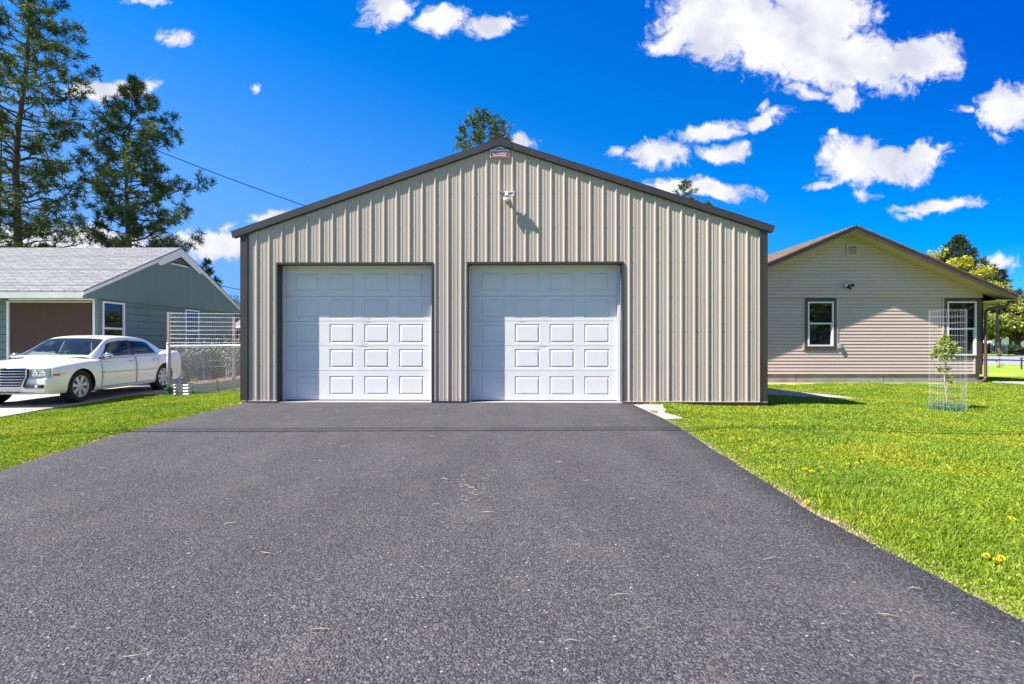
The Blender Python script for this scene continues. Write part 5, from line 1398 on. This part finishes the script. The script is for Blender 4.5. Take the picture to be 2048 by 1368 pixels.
# ------------------------------------------------------------------ far background on the right
fh = thing('house', 'distant pale house with grey roof under the olive trees at the right edge', 'house')
FYh = 76
def FX(px): return (px-1024)*FYh/F
b = MB(); b.box(FX(1980), FYh, -.6, FX(2110), FYh+9, 2.0); b.build('wall', M['white_paint'], fh)
b = MB(); b.prism([(FX(1976), FYh-.6, 1.95), (FX(1976), FYh+9.6, 1.95), (FX(1976), FYh+4.5, 4.0)], (FX(2120)-FX(1976), 0, 0)); b.build('roof', M['fascia'], fh, fixn=True)
for (pa, pb) in ((1990, 2002), (2018, 2024), (2034, 2041)):
    b = MB(); b.box(FX(pa), FYh-.05, -.4, FX(pb), FYh-.01, 1.6); b.build('garage_opening' if pa == 1990 else 'window', M['dark_inside'], fh)
for i, (px, Y, w, h, m) in enumerate([(1969,66,1.6,1.2,'leaf_olive'),(1982,68,1.4,1.0,'needles_dark'),(2043,56,1.4,.9,'needles_dark'),(2030,57,.8,.5,'leaf_rust'),(2015,62,.7,.6,'leaf_yellow')]):
    labs = ['low olive shrub beside the downspout across the road', 'dark low shrub under the far trees across the road', 'dark round shrub at the right edge beyond the road', 'reddish low shrub beyond the road near the right edge', 'small yellow shrub beside the far pale house']
    make_leafy('shrub', labs[i], 'shrub', (px-1024)*Y/F, Y, -.32, h*1.1, w, 140+i, m, leaf=.14, nleaf=1600, trunk_h=.05, clumps=14, trunk_r=.03)
# ------------------------------------------------------------------ wire cages, sapling
def wire_cage(name, label, x, y, zb, R, H, dz=.10, nv=24, wr=.0012, fine=None):
    c = thing(name, label, 'wire cage', (x, y, zb))
    b = MB(); n = 28; z = H
    zs = []
    while z > .02: zs.append(z); z -= dz
    for z in zs:
        pts = [(R*math.cos(2*PI*k/n)*(1+.02*math.sin(3*k)), R*math.sin(2*PI*k/n), z+.004*math.sin(k*.9+z*9)) for k in range(n+1)]
        b.tube(pts, wr, 4, caps=False)
    b.build('horizontal_wires', M['galv_light'], c)
    b = MB()
    for k in range(nv):
        a = 2*PI*k/nv; b.tube([(R*math.cos(a), R*math.sin(a), 0), (R*math.cos(a), R*math.sin(a), H+.005)], wr, 4)
    b.build('vertical_wires', M['galv_light'], c)
    return c
sap = P(1893, 820, 9.15); sgz = gz(sap.x, 9.15)
wire_cage('wire_cage', 'tall welded wire cage round the young tree on the right lawn', sap.x+.02, 9.15, sgz, .258, 1.78, dz=.112, nv=20, wr=.0010)
st = thing('sapling', 'young sapling with lime green leaves inside the tall wire cage', 'sapling', (sap.x, 9.15, sgz))
b = MB(); tp = [(0,0,0),(.005,0,.2),(-.02,.01,.45),(-.035,0,.62),(-.01,0,.85),(.02,.01,1.05),(.0,0,1.2)]
b.tube(tp, .012, 8, r2=.005); b.tube([(.09,0,0),(.03,0,.12),(.005,0,.28)], .007, 6); b.build('trunk', M['sapling_bark'], st, smooth_=True)
r = random.Random(4); b = MB(); tw_ = MB()
def leaf3(b, c, d, L, w):
    s = d.cross(rvec(r)).normalized()*w; n = s.cross(d).normalized()*L*.12
    b.add([c, c+d*L*.35+s-n, c+d*L, c+d*L*.35-s-n, c+d*L*.5+n*.5], [(0, 1, 4), (1, 2, 4), (2, 3, 4), (3, 0, 4)])
def leafball(c, R, n, rx=1.0):
    c = Vector(c)
    for _ in range(n):
        v = rvec(r); q = c+Vector((v.x*rx, v.y, v.z*.8))*R*r.random()**.6
        leaf3(b, q, (v+Vector((0, 0, .25))+rvec(r)*.7).normalized(), r.uniform(.06, .11), r.uniform(.013, .022))
for (c, R, n, rx) in (((-.03,0,1.16),.11,90,1.3),((.09,0,1.10),.09,50,1.1),((-.13,0,.98),.09,55,1.0),((.03,0,1.0),.10,60,1.2),((-.05,0,.72),.05,22,1.2),((.02,0,.56),.04,18,1),((.05,0,.22),.035,8,1),((-.0,.0,1.27),.05,30,1)):
    leafball(c, R, n, rx); tw_.tube([(0, 0, max(.1, c[2]-.2)), c], .004, 4, r2=.002)
tw_.build('limbs', M['sapling_bark'], st); b.build('crown', M['leaf_lime'], st)
gc = MB(); r = random.Random(9)
for _ in range(420):
    a = r.uniform(0, 2*PI); q = .27*math.sqrt(r.random()); x, y = q*math.cos(a), q*math.sin(a); h = r.uniform(.06, .20); w = .005; d = Vector((r.uniform(-.4, .4), r.uniform(-.4, .4), 1)).normalized(); s = d.cross(rvec(r)).normalized()*w
    p = Vector((x, y, 0)); e = p+d*h; m_ = p.lerp(e, .55)
    gc.add([p-s, p+s, m_+s, m_-s, e+Vector((r.uniform(-.03, .03), 0, -.01))], [(0, 1, 2, 3), (3, 2, 4)])
go = gc.build('tall_grass', M['leaf_blue']); go.location = (sap.x, 9.15, sgz-.005); tag(go, 'tuft of tall blue green grass round the foot of the caged sapling', 'grass', kind='stuff')
# small things across the road
q = P(1998, 712, 52); wire_cage('wire_cage', 'white square looking wire cage far off on the grass across the road', q.x, 52, -.33, .62, 1.25, dz=.2, nv=16, wr=.007)
q = P(1999, 742, 26); sp2 = thing('sapling', 'tiny reddish sapling at the far lawn edge by the road', 'sapling', (q.x, 26, gz(q.x, 26)))
b = MB(); b.tube([(0,0,0),(.02,0,.45),(-.02,0,.85)], .014, 5, r2=.005); b.build('trunk', M['bark_pine'], sp2)
b = MB(); r = random.Random(77)
for c in ((0,0,.75),(-.05,0,.4),(.08,0,.15),(-.1,0,.12)):
    for _ in range(14): leaf3(b, Vector(c)+rvec(r)*.08, rvec(r), .07, .03)
b.build('crown', M['leaf_rust'], sp2)
q = P(2043, 740, 25); sp3 = tag(MB().build('marker_post', M['galv']), 'thin dark metal post at the lawn edge near the right border', 'post')
b = MB(); b.tube([(0,0,-.1),(0,0,.55)], .035, 8); b.box(-.05, -.05, .52, .05, .05, .56); me = b.build('marker_post', M['dark_trim']).data; ob = [o for o in bpy.data.objects if o.data == me][0]; bpy.data.objects.remove(sp3, do_unlink=True)
ob.name = 'marker_post'; ob.location = (q.x, 25, gz(q.x, 25)); tag(ob, 'thin dark metal post at the lawn edge near the right border', 'post')

# ------------------------------------------------------------------ fence and garden on the left
FYf = 12.8; gzf = -.20
def FXf(px): return (px-1024)*FYf/F
fn = thing('chain_link_fence', 'chain link fence with welded wire above it between the car and the garage', 'fence', (0, FYf, gzf))
x0f = FXf(336); x1f = -4.9; top = 1.22
def post(xp, h, rr, m, nm, yy=0, sq=False):
    b = MB()
    if sq: b.box(xp-rr, yy-rr, -.1, xp+rr, yy+rr, h)
    else:
        b.tube([(xp, yy, -.1), (xp, yy, h)], rr, 12); b.lathe([(rr*1.25, h-.02), (rr*1.3, h+.01), (rr*.9, h+.035), (0, h+.05)], 12, 'Z', (xp, yy, 0))
    return b.build(nm, M[m], fn, smooth_=not sq)
post(x0f, top, .032, 'galv', 'end_post'); post(FXf(334)-.02, 2.03, .030, 'wood_grey', 'wooden_post', .10, True); post(FXf(457), 1.92, .028, 'wood_grey', 'wooden_post', .25, True); post(-5.0, top, .03, 'galv', 'end_post')
b = MB(); b.tube([(x0f, 0, top-.03), (x1f, 0, top-.012)], .015, 8); b.build('top_rail', M['galv_light'], fn, smooth_=True)
b = MB(); d = .078; Hn = top-.05; wr = .0048
k = x0f-Hn
while k < x1f:
    for s in (1, -1):
        xa, za, xb, zb = (k, .03, k+Hn, .03+Hn) if s > 0 else (k+Hn, .03, k, .03+Hn)
        # clip to the panel
        def cl(xa, za, xb, zb):
            if max(xa, xb) < x0f or min(xa, xb) > x1f: return None
            P0, P1 = (xa, za), (xb, zb)
            def at(x): t = (x-xa)/(xb-xa); return (x, za+(zb-za)*t)
            lo, hi = sorted((P0, P1)); 
            if lo[0] < x0f: lo = at(x0f)
            if hi[0] > x1f: hi = at(x1f)
            return lo, hi
        c_ = cl(xa, za, xb, zb)
        if c_: b.tube([(c_[0][0], .004*s, c_[0][1]), (c_[1][0], .004*s, c_[1][1])], wr, 3, caps=False)
    k += d
b.build('chain_link', M['galv'], fn)
b = MB(); z = 1.16; i = 0
while z < 2.03:
    b.tube([(x0f+.0, .07, z+.006*math.sin(i)), (-6.9, .075, z-.01+.008*math.sin(i*2)), (-5.0, .07, z)], .0021, 4); z += .1045; i += 1
b.build('horizontal_wires', M['galv'], fn)
b = MB(); x = x0f+.04
while x < -5.0: b.tube([(x, .07, 1.14), (x+.003, .07, 2.0)], .0024, 3); x += .0525
b.build('vertical_wires', M['galv'], fn)
b = MB()
for z in (.25, .6, .95): b.lathe([(.036, z-.012), (.038, z), (.036, z+.012)], 12, 'Z', (x0f, 0, 0))
b.build('tension_bands', M['galv'], fn)
# raised bed
rb = thing('raised_bed', 'long raised garden bed with corrugated metal sides behind the chain link fence', 'raised bed', (0, 0, 0))
bx0, bx1, by0, by1, bh = -8.52, -7.98, 12.98, 17.6, .27
def corr(mb, p, q, z0, h, n, amp, horizontal=True):
    p, q = Vector(p), Vector(q); d = (q-p); nrm = Vector((d.y, -d.x, 0)).normalized()
    for i in range(n):
        za, zb = z0+h*i/n, z0+h*(i+1)/n; oa, ob_ = amp*math.sin(i*PI/2), amp*math.sin((i+1)*PI/2)
        mb.quad(p+nrm*oa+Vector((0,0,za)), q+nrm*oa+Vector((0,0,za)), q+nrm*ob_+Vector((0,0,zb)), p+nrm*ob_+Vector((0,0,zb)))
zb0 = gzf-.06
b = MB(); corr(b, (bx0, by0, 0), (bx1, by0, 0), zb0, bh, 14, .012); b.build('end_panel', M['galv_light'], rb)
b = MB(); corr(b, (bx1, by0, 0), (bx1+.25, by1, 0), zb0, bh, 14, .012); corr(b, (bx0, by1, 0), (bx0, by0, 0), zb0, bh, 14, .012); b.build('side_panel', M['green_panel'], rb)
b = MB(); n1, n2 = 10, 40; r = random.Random(2)
for j in range(n2+1):
    for i in range(n1+1):
        u_, v_ = i/n1, j/n2; xx = bx0+(bx1+.25*v_-bx0)*u_; b.v.append((xx, by0+(by1-by0)*v_, zb0+bh-.02+.05*math.sin(PI*u_)+r.uniform(-.015, .02)))
b.f = [(j*(n1+1)+i, j*(n1+1)+i+1, (j+1)*(n1+1)+i+1, (j+1)*(n1+1)+i) for j in range(n2) for i in range(n1)]; b.m = [0]*len(b.f)
b.build('soil', M['mulch'], rb)
stk = MB(); stk.tube([(-7.22, 12.72, gzf-.1), (-7.27, 12.73, gzf+.2), (-7.30, 12.74, gzf+.36)], .009, 6); o = stk.build('garden_stake', M['rust']); tag(o, 'thin rusty stake leaning against the chain link fence', 'stake')
# plants round the fence
def bush(name, label, x, y, z, w, h, seed, m, n=500, leaf=.045, stems=14):
    t = thing(name, label, 'plant', (x, y, z)); r = random.Random(seed); s = MB(); lf = MB()
    for _ in range(stems):
        a = r.uniform(0, 2*PI); e = Vector((math.cos(a)*w*r.random(), math.sin(a)*w*r.random(), h*r.uniform(.6, 1)))
        m_ = e*.5+Vector((0, 0, h*.08)); s.tube([(0, 0, 0), m_, e], .006, 4, r2=.002)
        for _ in range(n//stems):
            q = r.uniform(.2, 1); c = Vector((0, 0, 0)).lerp(e, q)+rvec(r)*w*.22; v = rvec(r); sd = v.cross(rvec(r)).normalized()*leaf*.3
            o = len(lf.v); lf.add([c-sd, c+sd, c+v*leaf], [(0, 1, 2)])
    s.build('stems', M['twig'], t); lf.build('leaves', M[m], t); return t
bush('weed_clump', 'green weed clump at the foot of the fence end post', -8.45, 12.72, gzf, .10, .26, 1, 'leaf_blue', 300, .05)
bush('weed_clump', 'green weed clump at the right end of the white corrugated panel', -7.95, 12.82, gzf, .07, .20, 2, 'leaf_lime', 200, .04)
bush('garden_plant', 'small leafy plant growing in the raised bed near the car', -8.25, 13.4, .0, .12, .10, 3, 'leaf_lime', 200, .05)
labs = ['grey twiggy garden shrub behind the fence beside the car tail', 'grey twiggy garden shrub behind the middle of the chain link fence', 'greener garden shrub behind the fence under the far window', 'grey garden shrub behind the fence close to the garage', 'tall grey shrub along the house wall behind the wire fence', 'dark shrub far back between fence and garage']
for i, (px, Y, w, h) in enumerate([(378,16.4,.55,1.35),(405,17.2,.65,1.45),(432,17.8,.65,1.35),(468,17.0,.55,1.5),(448,20.5,.8,1.5),(474,22,.6,1.9)]):
    bush('garden_shrub', labs[i], (px-1024)*Y/F, Y, -.3, w, h, 200+i, 'leaf_pale' if i != 2 else 'leaf_olive', 2400, .07, 60)
gf = thing('garden_fence', 'low grey rail fence deep in the garden behind the chain link', 'fence', (0, 17, -.28))
x0, x1 = (360-1024)*17/F, (500-1024)*17/F
for i in range(4):
    b = MB(); x = x0+(x1-x0)*i/3; b.box(x-.022, -.022, 0, x+.022, .022, .85); b.build('fence_post', M['galv'], gf)
for z in (.55, .75): b = MB(); b.box(x0, -.045, z, x1, -.036, z+.022); b.build('fence_rail', M['galv'], gf)
sd = thing('shed', 'red brown board shed glimpsed between the grey house and the garage', 'shed', (-15.4, 29, -.35))
b = MB(); b.box(0, 0, 0, 3.2, 2.5, 2.35); b.build('wall', M['rust'], sd)
b = MB(); b.prism([(-.2, -.25, 2.3), (-.2, 2.75, 2.3), (-.2, 1.25, 3.1)], (3.6, 0, 0)); b.build('roof', M['grey_shingle'], sd, fixn=True)
b = MB(); b.box(-.22, -.27, 2.2, 3.42, -.25, 2.36); b.build('fascia', M['white_paint'], sd)
b = MB(); b.box(1.0, -.03, 0, 1.9, -.005, 1.95); b.build('door', M['dark_inside'], sd)

# ------------------------------------------------------------------ overhead wires
def wire(label, a, c, sag, r_, n=24, nm='overhead_wire'):
    a, c = Vector(a), Vector(c); pts = []
    for i in range(n+1):
        t = i/n; p = a.lerp(c, t); p.z -= 4*sag*t*(1-t); pts.append(p)
    b = MB(); b.tube(pts, r_, 5); o = b.build(nm, M['cable'], smooth_=True); tag(o, label, 'wire', 'overhead wires')
wire('overhead wire sloping down from the pines to behind the garage roof', P(190, 250, 36), P(760, 462, 36), .25, .028)
wire('low service wire running from the grey house roof to behind the garage', P(330, 545, 31), P(640, 606, 31), .15, .018)
wire('overhead wire casting the darker thin shadow line across the asphalt', (-24, 4.15, 7.6), (16, 4.75, 7.9), .5, .030)
wire('overhead wire casting the fainter upper shadow line across the asphalt', (-24, 4.0, 8.8), (16, 4.75, 8.75), .45, .021)

# ------------------------------------------------------------------ dandelions, clippings, leaves
def dandelion(x, y, s=1.0, h=.05, seed=0, many=False):
    r = random.Random(seed); z = gz(x, y)
    t = thing('dandelion', None, 'flower', (x, y, z))
    b = MB(); b.tube([(0, 0, -.01), (.004, 0, h)], .002, 4); b.build('stem', M['leaf_lime'], t)
    b = MB(); n = 18
    for ring, (rad, up) in enumerate(((.020, .004), (.015, .008), (.009, .011))):
        for k in range(n):
            a = 2*PI*k/n+ring*.2; w = .0035; c, s_ = math.cos(a), math.sin(a); R = rad*s*.72*(1 if k % 2 else .82)*(1 if k % 2 else .8)*r.uniform(.9, 1.1)
            b.add([(-s_*w, c*w, h), (s_*w, -c*w, h), (c*R+s_*w, s_*R-c*w, h+up*s), (c*R-s_*w, s_*R+c*w, h+up*s)], [(0, 1, 2, 3)])
    o = b.build('flower_head', M['petal'], t); o.rotation_euler = (.55+r.uniform(-.2, .2), r.uniform(-.3, .3), 0)
    return t
def groundpt(px, py):
    Y = F*CAMZ/(py-684)
    for _ in range(12):
        X = (px-1024)*Y/F; Y = F*(CAMZ-gz(X, Y)-.045)/(py-684)
    return (px-1024)*Y/F, Y
spots = [(1535,930,'cluster'),(1541,935,'cluster'),(1552,931,'cluster'),(1557,933,'cluster'),(1604,935,'pair'),(1609,938,'pair'),(1621,942,'pair'),(1640,935,'pair'),
 (1968,1110,'near'),(1975,1117,'near'),(1994,1110,'near'),(2013,1032,'edge'),(1612,1003,'edgeb'),(1464,876,'l'),(1480,878,'l'),(1690,925,'l'),(1712,927,'l'),(1748,915,'l'),(1760,918,'l'),(1830,823,'f'),(1845,826,'f'),(1950,807,'f'),(1958,805,'f'),(1965,809,'f'),(1720,823,'f'),(2040,888,'l')]
lab = {'cluster': 'yellow dandelion in the tight cluster by the asphalt edge', 'pair': 'yellow dandelion in the loose row right of the tight cluster', 'near': 'big yellow dandelion nearest the camera on the right lawn', 'edge': 'lone yellow dandelion at the right border of the photo', 'edgeb': 'single yellow dandelion right at the worn lawn edge', 'l': 'small yellow dandelion scattered in the middle of the right lawn', 'f': 'tiny yellow dandelion on the far lawn around the caged sapling'}
DL = ['front left yellow dandelion of the tight cluster by the asphalt edge', 'second yellow dandelion from the left in the tight cluster', 'third yellow dandelion from the left in the tight cluster', 'rightmost yellow dandelion of the tight cluster by the asphalt edge',
 'leftmost yellow dandelion in the loose row right of the tight cluster', 'second yellow dandelion in the loose row right of the tight cluster', 'lowest yellow dandelion in the loose row right of the tight cluster', 'rightmost yellow dandelion in the loose row right of the tight cluster',
 'upper left of the three big yellow dandelions nearest the camera', 'lower middle of the three big yellow dandelions nearest the camera', 'rightmost of the three big yellow dandelions nearest the camera', 'lone yellow dandelion above the big ones near the right border', 'single yellow dandelion right at the worn lawn edge below the row',
 'left one of two yellow dandelions near the top of the asphalt edge', 'right one of two yellow dandelions near the top of the asphalt edge', 'left one of the lower pair of yellow dandelions in mid lawn', 'right one of the lower pair of yellow dandelions in mid lawn', 'left one of the upper pair of yellow dandelions in mid lawn', 'right one of the upper pair of yellow dandelions in mid lawn',
 'tiny yellow dandelion a little left of the caged sapling', 'tiny yellow dandelion just left of the caged sapling', 'tiny yellow dandelion leftmost of three right of the caged sapling', 'tiny yellow dandelion middle of three right of the caged sapling', 'tiny yellow dandelion rightmost of three right of the caged sapling', 'tiny yellow dandelion between the garage shadow and the asphalt edge', 'small yellow dandelion at the right border level with the mid lawn pairs']
for i, (px, py, k) in enumerate(spots):
    x, y = groundpt(px, py); d = dandelion(x, y, 1.0+(.25 if k == 'f' else 0)+.1*(k == 'near'), .055, i); tag(d, DL[i], 'flower', 'dandelions on the right lawn')
r = random.Random(6)
for i in range(40):
    px, py = r.uniform(285, 475), r.uniform(786, 806); x, y = groundpt(px, py)
    if x < edge(CE, y)+.1 or x > -4.95: continue
    d = dandelion(x, y, .8, .05, 50+i); tag(d, 'tiny yellow dandelion in the grass strip before the chain link fence', 'flower', 'dandelions by the fence')
b = MB(); r = random.Random(15)
def straw(x, y, L, a, w=.0022):
    dx, dy = math.cos(a)*L/2, math.sin(a)*L/2; nx_, ny_ = -math.sin(a)*w, math.cos(a)*w; k = r.uniform(-.15, .15)*L
    m_ = (x-math.sin(a)*k, y+math.cos(a)*k)
    b.add([(x-dx, y-dy, .010), (m_[0]-nx_, m_[1]-ny_, .014), (x+dx, y+dy, .010), (m_[0]+nx_, m_[1]+ny_, .016)], [(0, 1, 3), (1, 2, 3)])
for _ in range(48):
    y = 1.6+6.5*r.random()**1.3; x = r.uniform(max(-4.2, -y*1.1), min(1.95, y*1.05)); straw(x, y, r.uniform(.03, .13), r.uniform(-.7, .7), .0009+.0003*y)
for _ in range(120):
    y = 1.8+6*r.random(); x = edge(RE, y)-abs(r.gauss(0, .18)); straw(x, y, r.uniform(.02, .06), r.uniform(0, PI), .0012)
for _ in range(45):
    q = P(r.gauss(938, 22), r.gauss(985, 14), 1); Y = F*CAMZ/(r.gauss(982, 14)-684); straw((r.gauss(938, 20)-1024)*Y/F, Y, r.uniform(.012, .04), r.uniform(-.4, .4), .0022)
tag(b.build('grass_clippings', M['straw']), 'pale dry grass clippings strewn over the black asphalt', 'grass clippings', kind='stuff')
b = MB()
for _ in range(1500):
    sd_ = r.random() < .75; y = (1.6+7*r.random()) if sd_ else (4+5*r.random()); e = edge(RE, y) if sd_ else edge(LE, y)
    x = e+(1 if sd_ else -1)*abs(r.gauss(.02, .035)); s = r.uniform(.002, .008); z = .0
    vs = [(x+s*r.uniform(.6, 1.2)*math.cos(a_), y+s*r.uniform(.6, 1.2)*math.sin(a_), -.012) for a_ in (0, 1.2, 2.4, 3.6, 4.9)]+[(x, y, z-.006+s*.3)]
    b.add(vs, [(0, 1, 5), (1, 2, 5), (2, 3, 5), (3, 4, 5), (4, 0, 5)])
M['pebble'] = mat('tan_pebbles', (.17,.12,.08), (.26,.20,.15), scale=14, rough=.95, rnd=.35)
tag(b.build('edge_gravel', M['pebble']), 'loose tan gravel and soil along the edges of the asphalt', 'gravel', kind='stuff')
